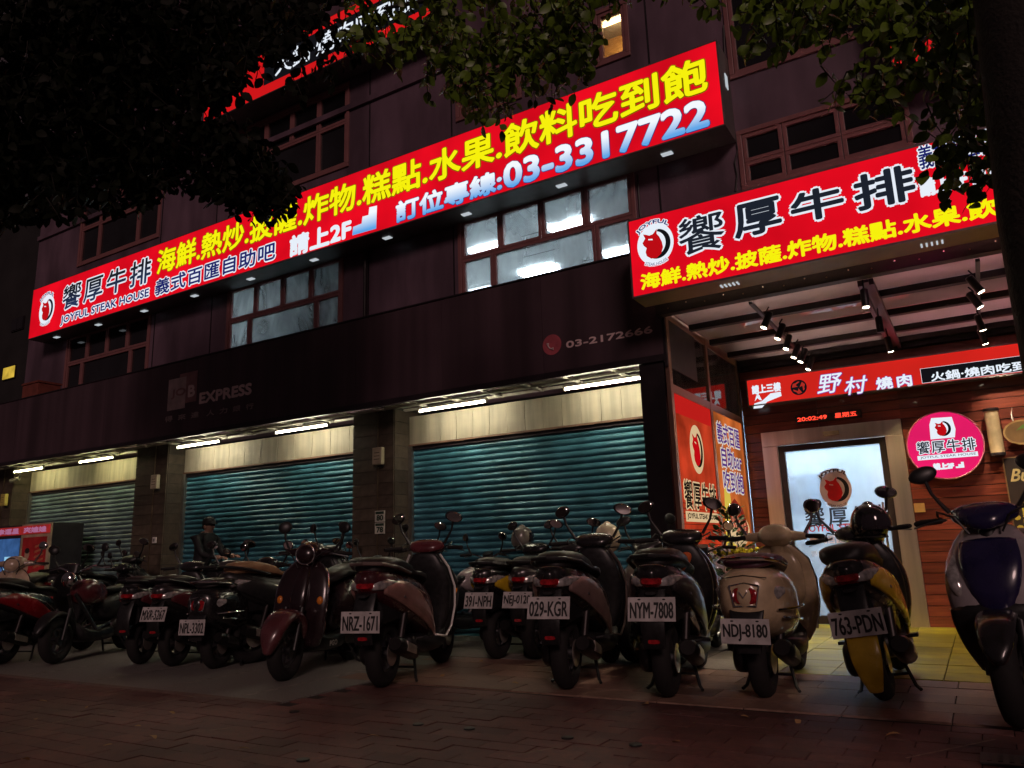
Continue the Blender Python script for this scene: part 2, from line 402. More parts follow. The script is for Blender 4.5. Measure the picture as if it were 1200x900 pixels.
# wide slabs between the brick field and the arcade floor
slab = MB().quadbox(-.296, .296, -.146, .146, -.04, 0).mesh('paving_slab'); slab.materials.append(stone('warm_paving_slab', (.20, .115, .085), (.31, .19, .14), .55, (.7, 1.3), 16, .3))
n = 0; rest = MB()
for j in range(5):
    for i in range(-8, 4):
        x = i*.6+(.3 if j % 2 else 0); y = YE+.15+j*.3
        piece('paving_slab', slab, pv, (x, y, random.gauss(0, .001)))
tile = MB().quadbox(-.295, .295, -.295, .295, -.04, 0).mesh('floor_tile'); tile.materials.append(greyM)
yelM = stone('floor_tile_spot_tint', (.28, .26, .015), (.46, .44, .035), .42, (.8, 1.2), 5, .25)  # yellow-green cast of the spotlights is put into the tile colour
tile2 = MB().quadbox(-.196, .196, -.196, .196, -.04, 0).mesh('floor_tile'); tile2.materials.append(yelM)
for j in range(4):
    for i in range(-30, 4):
        x, y = i*.6-.3, 7.15+j*.6
        if x > -2.0 and y > 6.8: continue
        if x > XG and y > 8: continue
        piece('floor_tile', tile, pv, (x, y-.0, random.gauss(.002, .001)))
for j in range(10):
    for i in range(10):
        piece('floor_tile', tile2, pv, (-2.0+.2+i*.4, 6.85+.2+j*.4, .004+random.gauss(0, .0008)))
# granite bays on the left with painted lines
g = MB().quadbox(-22, -4.68, 4.32, 6.84, -.04, -.001); part('parking_bay', g, granM, pv)
g = MB().quadbox(-22, -4.68, 4.235, 4.315, -.03, .004); part('kerb_strip', g, pm('pale_kerb', (.16, .10, .085), .7, bump=.3, scale=12), pv)
lm = pm('worn_line_paint', (.24, .22, .20), .7, var=.5, scale=14)
for k in range(10):
    x = -5.2-k*1.05
    g = MB(); g.v = [(x, 4.4, .003), (x+.07, 4.4, .003), (x+.07, 6.7, .003), (x, 6.7, .003)]; g.f = [(0, 1, 2, 3)]
    part('bay_line', g, lm, pv)
g = MB(); g.v = [(-16, 6.70, .0035), (-4.7, 6.70, .0035), (-4.7, 6.77, .0035), (-16, 6.77, .0035)]; g.f = [(0, 1, 2, 3)]; part('bay_line', g, lm, pv)
# pale joint strips that cross the bricks
sm = pm('pale_joint_mortar', (.24, .17, .14), .8, var=.5, scale=20)
for a, b in (((0, 860), (225, 817)), ((595, 888), (655, 877)), ((1062, 890), (1166, 868)), ((230, 859), (270, 854))):
    p, q = atZ(*a), atZ(*b); d = (q-p).normalized(); nn = Vector((-d.y, d.x, 0))*.007
    g = MB(); g.v = [tuple(p-nn+Vector((0, 0, .007))), tuple(q-nn+Vector((0, 0, .007))), tuple(q+nn+Vector((0, 0, .007))), tuple(p+nn+Vector((0, 0, .007)))]; g.f = [(0, 1, 2, 3)]
    part('joint_strip', g, sm, pv)
# iron plugs and a drain cover set in the bricks
for k, (x, y) in enumerate([(345, 835), (490, 850), (550, 855), (355, 892), (665, 866), (745, 874)]):
    p = atZ(x, y); near = ['left of the centre', 'below the middle scooters', 'in the middle of the bricks', 'nearest the bottom edge', 'under the white plated scooter', 'right of its neighbour'][k]
    solo('ground_plug', MB().cyl(p+Vector((0, 0, .002)), p+Vector((0, 0, .011)), .035, 18), BLACK, f'small round dark iron plug in the red bricks, {near}', 'ground plug', tuple(p), group='round iron plugs in the pavement')
p = atZ(1186, 893)
t = thing('drain_cover', 'small square drain cover in the bricks at the bottom right corner', 'drain cover', tuple(p))
part('frame', MB().quadbox(p.x-.13, p.x+.13, p.y-.1, p.y+.1, p.z+.001, p.z+.012), pm('worn_iron', (.10, .085, .08), .6), t, bevel=.003)
for k in range(5): part('slot', MB().quadbox(p.x-.1+k*.045, p.x-.08+k*.045, p.y-.07, p.y+.07, p.z+.012, p.z+.0145), BLACK, t)

# ------------------------------------------------------------------ commercial building
wallM = fresh_grime(pm('plum_metal_cladding', (.15, .092, .125), .5, var=.15, scale=1.2, bump=.12, bscale=9), 2.2, .62, 1.25, (1, 1, .2))
frameM = pm('maroon_window_frame', (.28, .12, .12), .4, var=.12, scale=5)
darkglass = pm('dark_window_glass', (.012, .012, .014), .06, var=.5, scale=1.5, spec=.7)
curtainM = pm('dusty_curtain', (.09, .08, .08), .8, var=.5, scale=3, stretch=(8, 1, .3))
litglass = glassy('dusty_lit_glass', (.14, .66), (.90, .96, 1.), 1.6, (.70, .80, .84))
B = thing('commercial_building', 'dark plum clad commercial building with lit upstairs windows above three shutters', 'building', (-8, 9.2, 0))
XL = atY(38, 360, YW).x; XR = 4.2; ZT = 15.0
def win_rect(Y, pts):
    P = [atY(*p, Y) for p in pts]; return [min(p.x for p in P), max(p.x for p in P), min(p.z for p in P), max(p.z for p in P)]
zb2 = atY(537, 345, YW).z-.18
Wc = win_rect(YW, [(537, 258), (743, 200)]); Wc[2] = zb2
Wb = win_rect(YW, [(268, 343), (403, 303)]); Wb[2] = zb2; Wb[3] = Wc[3]
Wa = win_rect(YW, [(80, 395), (178, 370)]); Wa[2] = zb2; Wa[3] = Wc[3]
W3a = win_rect(YW, [(282, 153), (410, 98), (409, 195)])
W3b = win_rect(YW, [(95, 270), (190, 235), (95, 308)])
W3b[3] = W3a[3]; W3b[2] = W3a[2]
W3c = win_rect(YW, [(535, 92), (610, 62), (535, 144)])
W3s = win_rect(YW, [(695, 16), (735, 2), (699, 78), (737, 66)])
W3e = win_rect(YW, [(850, 2), (856, 95)]); W3e[1] = W3e[0]+1.9; W3e[3] = W3e[2]+1.9
W2d = win_rect(YW, [(864, 155), (1062, 108), (870, 225)])
holes = [Wc, Wb, Wa, W3a, W3b, W3c, W3s, W3e, W2d]
def wall_holes(x0, x1, z0, z1, holes, Y, d):
    xs = sorted({x0, x1, *[v for h in holes for v in h[:2]]}); zs = sorted({z0, z1, *[v for h in holes for v in h[2:]]})
    mb = MB()
    for i in range(len(xs)-1):
        run = None
        for k in range(len(zs)-1):
            cx, cz = (xs[i]+xs[i+1])/2, (zs[k]+zs[k+1])/2
            inside = any(h[0] < cx < h[1] and h[2] < cz < h[3] for h in holes)
            if not inside: run = (run[0], zs[k+1]) if run else (zs[k], zs[k+1])
            if (inside or k == len(zs)-2) and run: mb.quadbox(xs[i], xs[i+1], Y, Y+d, *run); run = None
    return mb
part('wall', wall_holes(XL, XR, ZS+.1, ZT, holes+[[XG-.06, XR, ZS+.1, 3.78]], YW, .22), wallM, B)
# cladding joints standing proud of the wall
for px, py in ((433, 200), (532, 300), (250, 330), (185, 330), (750, 190), (760, 60), (640, 20)):
    x = atY(px, py, YW).x
    if not any(h[0]-.03 < x < h[1]+.03 for h in holes): part('cladding_joint', MB().quadbox(x-.012, x+.012, YW-.008, YW-.001, 4.3, ZT), DARKMETAL, B)
z = atY(600, 80, YW).z
part('ledge', MB().quadbox(XL, XR, YW-.05, YW-.003, 8.52, 8.62), wallM, B)
cabM = pm('wall_cable', (.03, .022, .024), .5)
for pts in ([(848, 30), (850, 95), (854, 140)], [(862, 158), (865, 175), (861, 190), (864, 205), (862, 224)], [(747, 205), (750, 250), (752, 262)]):
    part('cable', MB().tube([tuple(atY(x, y, YW-.02)) for x, y in pts], .012, 6), cabM, B)
part('downpipe', MB().tube([tuple(atY(429, 200, YW-.06)), tuple(atY(429, 200, YW-.06)-Vector((0, 0, 3.0)))], .03, 10), cabM, B, True)
def window(parent, r, rows, lit=False, panes_dark=None, name_label=None, glassmat=None):
    """rows: list of (z fractions, [x fractions]); each pane is a sash with its own frame"""
    x0, x1, z0, z1 = r; y = YW-.03
    f = MB(); t = .06
    f.quadbox(x0, x1, y, y+.14, z1-t, z1); f.quadbox(x0, x1, y, y+.14, z0, z0+t)
    f.quadbox(x0, x0+t, y, y+.14, z0+t, z1-t); f.quadbox(x1-t, x1, y, y+.14, z0+t, z1-t)
    fr = part('window', f, frameM, parent, bevel=.006, label=name_label)
    for (a, b), cols in rows:
        za, zb = z0+t+(z1-z0-2*t)*a, z0+t+(z1-z0-2*t)*b
        for i in range(len(cols)-1):
            xa, xb = x0+t+(x1-x0-2*t)*cols[i], x0+t+(x1-x0-2*t)*cols[i+1]
            g = .05
            m = MB(); yy = y+.02
            m.quadbox(xa+.004, xb-.004, yy, yy+.08, zb-g, zb-.002); m.quadbox(xa+.004, xb-.004, yy, yy+.08, za+.002, za+g)
            m.quadbox(xa+.004, xa+g, yy, yy+.08, za+g, zb-g); m.quadbox(xb-g, xb-.004, yy, yy+.08, za+g, zb-g)
            part('sash', m, frameM, fr, bevel=.004)
            p = MB().quadbox(xa+g, xb-g, yy+.035, yy+.041, za+g, zb-g)
            part('pane', p, glassmat or (litglass if lit else darkglass), fr)
    return fr
R2 = [((.52, 1), [0, .25, .5, .75, 1]), ((0, .52), [0, .2, .8, 1])]
window(B, Wa, R2, name_label='unlit window at the left end of the first floor')
window(B, Wb, R2, True, name_label='lit window with dusty blue white panes above the middle shutter')
window(B, Wc, R2, True, name_label='widest lit window with dusty panes under the phone number')
R3 = [((.55, 1), [0, .25, .5, .75, 1]), ((0, .55), [0, .25, .75, 1])]
window(B, W3a, R3, name_label='dark upper window above the long red sign'); window(B, W3b, R3); window(B, W3c, [((0, 1), [0, .5, 1])])
window(B, W3e, [((0, 1), [0, 1])]); window(B, W2d, [((.45, 1), [0, .27, .63, 1]), ((0, .45), [0, .27, .63, 1])], name_label='maroon framed dark window above the entrance sign')
warmglass = glassy('clear_small_pane', (.02, .12), (1, .95, .85))
window(B, W3s, [((0, 1), [0, 1])], glassmat=warmglass, name_label='small upper window glowing amber')
# curtains behind the unlit panes at the left
# rooms behind the lit windows
roomM = pm('room_plaster', (.74, .78, .78), .8, var=.08, scale=1); darkroom = pm('room_dark_wall', (.03, .035, .045), .7, var=.4, scale=2)
lampW = em('panel_lamp_white', (.92, .98, 1.), 34.)
def room(r, lamps, zc, wallmat, ceil, ml, mr_):
    x0, x1, z0, _ = r; ya, yb = YW+.23, YW+4.6; x0 -= ml; x1 += mr_
    m = MB().quadbox(x0, x1, yb, yb+.1, z0-.8, zc); m.quadbox(x0-.05, x0, ya, yb, z0-.8, zc); m.quadbox(x1, x1+.05, ya, yb, z0-.8, zc)
    part('room_wall', m, wallmat, B)
    part('room_floor', MB().quadbox(x0, x1, ya, yb, z0-.9, z0-.8), darkroom, B)
    part('room_ceiling', MB().quadbox(x0-.05, x1+.05, ya, yb+.1, zc, zc+.1), ceil, B)
    for k in range(5): part('ceiling_seam', MB().quadbox(x0, x1, ya+.4+k*.8, ya+.42+k*.8, zc-.008, zc-.002), darkroom, B)
    part('curtain_box', MB().quadbox(x0, x1, ya+.02, ya+.14, zc-.16, zc-.003), roomM, B)
    for i, (px, py, sx, sy) in enumerate(lamps):
        p = atZ(px, py, zc-.05)
        part('ceiling_lamp', MB().quadbox(p.x-sx, p.x+sx, p.y-sy, p.y+sy, zc-.06, zc-.003), lampW, B)
room(Wc, [(632, 319, .36, .15), (568, 343, .3, .15), (728, 297, .3, .15), (668, 264, .36, .07), (568, 292, .3, .07)], Wc[3]+.18, roomM, roomM, 2.0, .9)
room(Wb, [(302, 399, .42, .25), (358, 385, .42, .25), (350, 352, .42, .12), (285, 368, .42, .12), (392, 373, .3, .2)], Wb[3]+.18, roomM, roomM, 3.4, .15)
# amber room behind the small upper window
x0, x1, z0, z1 = W3s
am = wood('amber_room_panel', (.45, .24, .07), (.7, .42, .14), .6)
part('room_wall', MB().quadbox(x0-.6, x1+.6, YW+.9, YW+1.0, z0-.4, z1+.3).quadbox(x1+.5, x1+.6, YW+.23, YW+.9, z0-.4, z1+.3).quadbox(x0-.6, x0-.5, YW+.23, YW+.9, z0-.4, z1+.3), am, B)
part('room_ceiling', MB().quadbox(x0-.6, x1+.6, YW+.23, YW+1.7, z1+.2, z1+.3), pm('white_board', (.6, .6, .6), .6), B)
part('ceiling_lamp', MB().quadbox(x0-.1, x1+.1, YW+.5, YW+.54, z1+.15, z1+.17), em('warm_tube', (1., .72, .36), 30.), B)
# back volume of the building so that nothing is see-through from the side
part('side_wall', MB().quadbox(XL, XL+.2, YW+.22, 16, 0, ZT), wallM, B); part('side_wall', MB().quadbox(XR-.2, XR, YB+.2, 16, 0, ZT), wallM, B)

# ------------------------------------------------------------------ arcade: pillars, shutters, headers, ceiling
slatM = fresh_grime(pm('teal_shutter_slat', (.075, .25, .34), .34, metal=.2, var=.2, scale=2, stretch=(1, 1, 10)), 5, .5, 1.1, (.5, 1, 1))
slatG = fresh_grime(pm('grey_teal_shutter_slat', (.15, .23, .25), .38, var=.25, scale=2, stretch=(1, 1, 10)), 5, .5, 1.15, (.5, 1, 1))
railM = pm('shutter_rail_steel', (.30, .29, .26), .35, metal=.8)
creamM = fresh_grime(pm('cream_header_panel', (.54, .48, .36), .6, var=.1, scale=3, bump=.1), 6, .72, 1.05, (1.5, 1, .1))
stoneM = stone('brown_pillar_stone', (.060, .044, .030), (.105, .080, .058), .6, (.78, 1.2), 9, .3)
zh0, zh1 = 2.56, 2.98
shX = [(atY(481, 523, YS).x, atY(781, 490, YS).x), (atY(217, 555, YS).x, atY(433, 530, YS).x), (atY(36, 577, YS).x, atY(180, 562, YS).x)]
def slat_profile(x0, x1, h):
    """interlocking curved shutter lath"""
    mb = MB(); pr = [(0, 0), (-.010, .008), (-.020, .022), (-.023, .040), (-.017, .058), (-.005, .073), (0, h-.003)]
    n = len(pr)
    for x in (x0, x1): mb.v += [(x, y, z) for y, z in pr]
    mb.f += [(i, i+1, n+i+1, n+i) for i in range(n-1)]
    return mb
PITCHS = .082
for k, (x0, x1) in enumerate(shX):
    base = slat_profile(x0-x1, 0, PITCHS).mesh('slat', smooth=True); base.materials.append(slatM if k == 0 else slatG if k == 2 else slatM)
    wh = ['blue green rolled steel shutter nearest the entrance', 'blue green steel shutter between the two stone pillars', 'grey green steel shutter furthest left'][k]
    sh = thing('roller_shutter', wh, 'shutter', (x1, YS, 0), group='roller shutters of the arcade')
    n = int(zh0/PITCHS)+1
    for i in range(n):
        z = zh0-.06-(i+1)*PITCHS
        if z < -.08: break
        piece('slat', base, sh, (x1, YS+.03, z), rot=(random.gauss(0, .02), 0, 0))
    for x in (x0+.02, x1-.02): part('guide_rail', MB().quadbox(x-.03, x+.03, YS-.04, YS+.06, 0, zh0-.001), railM, sh)
    part('hood', MB().quadbox(x0, x1, YS-.012, YS+.1, zh0-.06, zh0-.002), DARKMETAL, sh)
    part('back_sheet', MB().quadbox(x0, x1, YS+.07, YS+.1, 0, zh0-.07), BLACK, sh)
    # header boards
    nb = 14 if k == 0 else 11 if k == 1 else 9
    w = (x1-x0)/nb; hb = MB().quadbox(0, w-.006, 0, .05, 0, zh1-zh0).mesh('header_board'); hb.materials.append(creamM)
    for i in range(nb): piece('header_board', hb, B, (x0+i*w, YS-.02+random.uniform(0, .004), zh0))
    part('header_trim', MB().quadbox(x0, x1, YS-.045, YS-.022, zh0-.01, zh0+.015), pm('rusty_trim', (.22, .12, .08), .5), B)
# pillars clad in stone
def pillar(xa, xb, y0, label):
    P = thing('stone_pillar', label, 'pillar', ((xa+xb)/2, y0+.2, 0), group='stone clad pillars of the arcade')
    part('core', MB().quadbox(xa+.02, xb-.02, y0+.02, y0+.6, 0, ZS+.08), BLACK, P)
    hh = .17; mid = xa+(xb-xa)*.62
    a = MB().quadbox(0, mid-xa-.012, 0, .03, 0, hh-.006).mesh('stone_slab'); a.materials.append(stoneM)
    c = MB().quadbox(0, xb-mid-.012, 0, .03, 0, hh-.006).mesh('stone_slab'); c.materials.append(stoneM)
    for i in range(int((ZS+.05)/hh)):
        piece('stone_slab', a, P, (xa, y0, i*hh)); piece('stone_slab', c, P, (mid, y0+.012, i*hh))
    part('edge_trim', MB().quadbox(mid-.011, mid-.001, y0-.006, y0+.03, 0, ZS), pm('brass_trim', (.16, .12, .08), .4, metal=.6), P)
    s = MB()
    for i in range(int((ZS+.05)/hh)): s.quadbox(xb-.012, xb, y0+.03, y0+.55, i*hh, (i+1)*hh-.006)
    part('side_slab', s, stoneM, P, kind='stuff')
    return P
pillar(shX[1][1]+.01, shX[0][0]-.01, 8.2, 'stone pillar with house numbers between the two right shutters')
pillar(shX[2][1]+.01, shX[1][0]-.01, 8.2, 'stone pillar with a small white switch left of the standing person')
pillar(shX[2][0]-.95, shX[2][0]-.01, 8.2, 'stone pillar at the far left behind the lit kiosks')
part('dark_wall', MB().quadbox(-26, shX[2][0]-.95, 8.45, 8.6, 0, ZS+.1), DARKMETAL, B)
part('corner_post', MB().quadbox(shX[0][1]+.005, XG-.06, YF+.02, 8.7, 0, ZS-.003), DARKMETAL, B)
# ceiling with missing boards: white grid under a dark void
gridM = pm('white_ceiling_grid', (.6, .57, .5), .6, var=.15, scale=3)
boardM = pm('white_ceiling_board', (.62, .59, .50), .7, var=.15, scale=2)
part('ceiling_void', MB().quadbox(-22, XG-.1, YF+.05, YS+.3, 3.50, 3.55), BLACK, B)
for y in (7.86, 8.16, 8.44): part('ceiling_rail', MB().quadbox(-20, XG-.1, y, y+.035, ZS+.03, ZS+.06), gridM, B)
random.seed(3)
k = 0
x = -19.6
cr = MB().quadbox(-.018, .018, YF+.1-8, 8.50-8, .027, .055).mesh('ceiling_rail'); cr.materials.append(gridM)
cb = MB().quadbox(.03, .57, -.13, .13, .075, .083).mesh('ceiling_board'); cb.materials.append(boardM)
while x < XG-.2:
    piece('ceiling_rail', cr, B, (x, 8, ZS+.001))
    for y in (8.03, 8.31):
        if random.random() < .42: piece('ceiling_board', cb, B, (x, y, ZS), rot=(random.gauss(0, .01), 0, 0))
    x += .6
tubeM = em('fluorescent_tube', (1., .93, .70), 75.)
tubeY = em('fluorescent_tube_yellowish', (1., .95, .50), 48.)
for k, (a, b) in enumerate([((666, 456), (755, 442)), ((495, 482), (566, 471)), ((325, 507), (383, 499)), ((208, 525), (258, 518)), ((92, 542), (135, 536)), ((16, 553), (52, 549))]):
    pa = atY(*a, 8.1); pb = atY(*b, 8.1); zc = 2.94; xm = (pa.x+pb.x)/2; hl = .53
    lab = ['nearest the entrance', 'second from the entrance', 'above the middle shutter', 'in front of the second pillar', 'above the left shutter', 'at the far left'][k]
    t = thing('tube_light', f'bare lit fluorescent tube under the arcade ceiling, {lab}', 'tube light', (xm, 8.1, zc), group='fluorescent tubes under the arcade')
    part('tube', MB().cyl((xm-hl, 8.1, zc), (xm+hl, 8.1, zc), .011, 10), tubeY if k > 3 else tubeM, t)
    part('batten', MB().quadbox(xm-hl-.02, xm+hl+.02, 8.08, 8.12, zc+.02, zc+.05), gridM, t)
    for s_ in (-1, 1): part('end_holder', MB().quadbox(xm+s_*(hl+.012)-.012, xm+s_*(hl+.012)+.012, 8.082, 8.118, zc-.02, zc+.019), gridM, t)
# security camera on the soffit near the left shutter
# ------------------------------------------------------------------ fascia board
fasM = fresh_grime(pm('aubergine_fascia_sheet', (.066, .038, .048), .5, var=.12, scale=1, bump=.08, bscale=8), 2.6, .68, 1.3, (1, 1, .05))
zf1 = atY(400, 379, YF).z; zf0 = ZS
F = thing('fascia_board', 'long dark aubergine fascia board with faded lettering over the shutters', 'fascia', (-8, YF, zf0))
xa, xb = -20.5, atY(777, 400, YF).x
wp = (xb-xa)/12; fp = MB().quadbox(.002, wp-.002, 0, .06, 0, zf1-zf0).mesh('fascia_panel'); fp.materials.append(fasM)
for i in range(12): piece('fascia_panel', fp, F, (xa+i*wp, YF+.001*(i % 2), zf0))
part('bottom_lip', MB().quadbox(xa, xb, YF-.012, YF-.003, zf0-.004, zf0+.07), DARKMETAL, F)
part('top_flashing', MB().quadbox(xa, xb, YF-.015, YW-.002, zf1+.001, zf1+.02), DARKMETAL, F)
part('end_plate', MB().quadbox(xb+.001, xb+.03, YF, YW-.003, zf0-.07, zf1), DARKMETAL, F)
pl = facade(YF)
fadeW = pm('faded_lettering', (.80, .60, .60), .6, var=.12); fade2 = pm('faded_maroon_square', (.34, .17, .18), .6); fade1 = pm('faded_grey_square', (.52, .38, .38), .6)
fadeR = pm('faded_red_disc', (.52, .10, .13), .6); fade3 = pm('very_faded_lettering', (.36, .27, .27), .6)
text(pl, 'EXPRESS', pxbox(YF, (234, 473), (295, 449)), fadeW, F, .004, bold=.012)
a = atY(196, 482, YF); b = atY(219, 441, YF); c_ = atY(209, 474, YF); d = atY(232, 434, YF)
flat(pl, [(c_.x, c_.z), (d.x, c_.z), (d.x, d.z), (c_.x, d.z)], fade2, F, .003, 'logo_square')
flat(pl, [(a.x, a.z), (b.x, a.z), (b.x, b.z), (a.x, b.z)], fade1, F, .005, 'logo_square')
text(pl, 'JO', pxbox(YF, (201, 468), (218, 454)), fade2, F, .008, bold=.008); text(pl, 'B', pxbox(YF, (221, 465), (229, 451)), fadeW, F, .008, bold=.012)
for i, ch in enumerate('得來達人力銀行'):
    cx = 198+i*15.3+(3 if i > 2 else 0); cy = 491-i*2.45
    text(pl, ch, pxbox(YF, (cx-4.5, cy+4), (cx+4.5, cy-4)), fade3, F, .004, bold=.004)
c_ = atY(647, 404, YF); flat(pl, circ(c_.x, c_.z, .125, .125), fadeR, F, .004, 'phone_disc')
mb = MB(); arcp = [(c_.x+.065*math.cos(t)+.012, c_.z+.065*math.sin(t)+.012, ) for t in [math.radians(a) for a in range(170, 285, 12)]]
mb.tube([tuple(pl.at(a, b, .008)) for a, b in arcp], [.018, .016, .010, .009, .009, .009, .009, .010, .016, .018], 6); part('phone_handset', mb, fadeW, F)
text(pl, '03-2172666', pxbox(YF, (664, 408), (764, 382)), fadeW, F, .004, bold=.004)

# ------------------------------------------------------------------ light-box signs
redE = em('sign_red_face', (.70, .0030, .012), 1.05, .20, 1.1); redE2 = em('sign_scarlet_face', (.62, .008, .010), 1.0, .1, .8)
yelE = em('sign_yellow', (.88, .83, .004), 1.05); whtE = em('sign_white', (.80, .86, .95), 1.0)
navE = em('sign_navy', (.012, .016, .14), 1.); dkE = em('sign_slate', (.012, .016, .026), 1.0)
olvE = em('sign_yellow_shade', (.16, .10, .0), 1.)
grdE = em('sign_white_blue', (.12, .38, .80), 1., grad=(.9, .95, 1.)); grdS = em('sign_slate_blue', (.02, .035, .10), 1., grad=(.012, .014, .02))
lgtE = em('sign_pale_ground', (.78, .66, .60), 1.); rdE = em('sign_logo_red', (.55, .004, .008), .9); bkE = em('sign_black', (.006, .006, .008), 1.)
caseM = pm('sign_casing', (.16, .15, .14), .45, metal=.3, var=.2); trimM = pm('sign_trim', (.30, .25, .25), .35, metal=.8)
downE = em('downlight_panel', (.85, .93, 1.), .55)
def signbox(name, label, Y, x0, x1, z0, z1, d, face, bevelc=None):
    t = thing(name, label, 'sign', ((x0+x1)/2, Y, z0)); e = .018
    part('casing', MB().quadbox(x0, x1, Y+.006, Y+d, z0, z1), bevelc or caseM, t, bevel=.006)
    part('face', MB().quadbox(x0+e, x1-e, Y, Y+.005, z0+e, z1-e), face, t)
    m = MB().quadbox(x0, x1, Y-.006, Y+.004, z1-e, z1).quadbox(x0, x1, Y-.006, Y+.004, z0, z0+e).quadbox(x0, x0+e, Y-.006, Y+.004, z0+e, z1-e).quadbox(x1-e, x1, Y-.006, Y+.004, z0+e, z1-e)
    part('trim', m, trimM, t)
    return t
# the long sign
r = win_rect(Y1, [(40, 340), (33, 398), (840, 45), (847, 148)]); sx0, sx1 = r[0], r[1]
sz1 = (atY(40, 340, Y1).z+atY(840, 45, Y1).z)/2; sz0 = (atY(33, 398, Y1).z+atY(847, 148, Y1).z)/2
A = signbox('shop_sign', 'very long red light box sign with yellow menu words and phone number', Y1, sx0, sx1, sz0, sz1, YW-Y1-.01, redE)
pl = facade(Y1)
for px, py in ((60, 394), (108, 379), (163, 363), (222, 345), (288, 325), (364, 303), (448, 276), (543, 249), (655, 215), (778, 176)):
    p = atZ(px, py, sz0-.008)
    part('downlight', MB().quadbox(p.x-.07, p.x+.07, Y1+.20, Y1+.28, sz0-.012, sz0-.002), downE, A)
part('downlight', MB().quadbox(sx1+.001, sx1+.01, Y1+.2, Y1+.3, sz0+.62, sz0+.80), downE, A)
def line(Yp, parent, txt, lb, rt, m, **k): return text(facade(Yp), txt, pxbox(Yp, lb, rt), m, parent, **k)
p = atY(55, 363, Y1); bull_logo(pl, p.x-.0, p.z, .30, A, whtE, rdE, dkE, navE)
line(Y1, A, '饗厚牛排', (73, 364), (178, 300), grdS, bold=.010, out=.028, mout=whtE, sp=1.22)
line(Y1, A, 'JOYFUL STEAK HOUSE', (71, 382), (175, 338), navE, bold=.006, out=.022, mout=whtE)
line(Y1, A, '海鮮.熱炒.披薩.炸物.糕點.水果.飲料吃到飽', (184, 322), (825, 65), yelE, bold=.015, out=.013, mout=olvE)
line(Y1, A, '義式百匯自助吧', (182, 347), (323, 283), navE, bold=.008, out=.022, mout=whtE, sp=1.06)
line(Y1, A, '請上2F', (340, 301), (411, 255), whtE, bold=.020, sp=1.03)
q = [atY(x, y, Y1) for x, y in ((413, 276), (441, 268), (442, 241), (433, 243), (432, 252), (425, 254), (424, 262), (414, 266))]
flat(pl, [(v.x, v.z) for v in q], grdE, A, .004, 'stair_symbol')
line(Y1, A, '訂位專線:', (465, 261), (587, 198), grdE, bold=.016, out=.010, mout=navE)
line(Y1, A, '03-3317722', (592, 221), (827, 116), grdE, bold=.022, out=.010, mout=navE)
# the entrance sign
ax0 = atY(735, 262, Y2).x; ez1 = (atY(735, 262, Y2).z+atY(1067, 168, Y2).z)/2; ez0 = (atY(741, 351, Y2).z+atY(1172, 260, Y2).z)/2
ex1 = 1.25
tanM = pm('sign_case_tan', (.38, .26, .17), .5, metal=.2, var=.2, scale=3)
Esg = signbox('shop_sign', 'red light box sign with big dark white-edged characters over the entrance canopy', Y2, ax0, ex1, ez0, ez1, .36, redE, tanM)
pl = facade(Y2); p = atY(768, 286, Y2)
bull_logo(pl, p.x, p.z, .20, Esg, whtE, rdE, bkE, navE)
for ch, lb, rt in (('饗', (798, 301), (846, 246)), ('厚', (863, 280), (912, 230)), ('牛', (930, 263), (985, 215)), ('排', (1005, 248), (1067, 192))):
    w = (rt[0]-lb[0])
    line(Y2, Esg, ch, (lb[0], lb[1]), rt, dkE, bold=(.005 if ch == '饗' else .011), out=.020, mout=whtE)
line(Y2, Esg, '海鮮.熱炒.披薩.炸物.糕點.水果.飲料', (752, 340), (1203, 222), yelE, bold=.0075, sp=1.0)
line(Y2, Esg, '義式百匯自助吧', (1079, 199), (1200, 140), navE, bold=.003, out=.012, mout=whtE)
line(Y2, Esg, '請上2F 訂位專線', (1080, 231), (1215, 178), whtE, bold=.010)
for a in ((852, 331), (1090, 276)):
    p = atZ(*a, ez0-.006)
    for k in range(5): part('lamp_slot', MB().quadbox(p.x-.085+k*.04, p.x-.07+k*.04, Y2+.12, Y2+.20, ez0-.012, ez0-.002), downE, Esg)
# signs one storey higher, half hidden by leaves
def uppersign(x0, x1, z0, z1, label, txt, tb):
    t = signbox('shop_sign', label, Y1, x0, x1, z0, z1, YW-Y1-.01, redE2)
    h = z1-z0; pl = facade(Y1)
    flat(pl, [(tb[0]-.3, z0+h*.22), (x1-.1, z0+h*.22), (x1-.1, z0+h*.80), (tb[0]-.3, z0+h*.80)], bkE, t, .002, 'black_band')
    text(pl, txt, (tb[0], z0+h*.30, tb[1], z0+h*.72), whtE, t, .006, bold=.006)
    return t
uz0 = atY(400, 70, Y1).z; ux0 = atY(238, 141, Y1).x; ux1 = atY(470, 43, Y1).x+.6
tx0 = atY(330, 100, Y1).x
uppersign(ux0, ux1, uz0, uz0+.95, 'red and black sign of the upper floor behind the left tree crown', '火鍋·燒肉吃到飽', (atY(322, 110, Y1).x, atY(490, 35, Y1).x))
x0 = atY(1040, 60, Y1).x; z0 = atY(1120, 62, Y1).z
uppersign(x0, x0+3.2, z0, z0+1.1, 'red and black sign behind the leaves at the upper right', '火鍋·燒肉吃到飽', (x0+.5, x0+3.0))

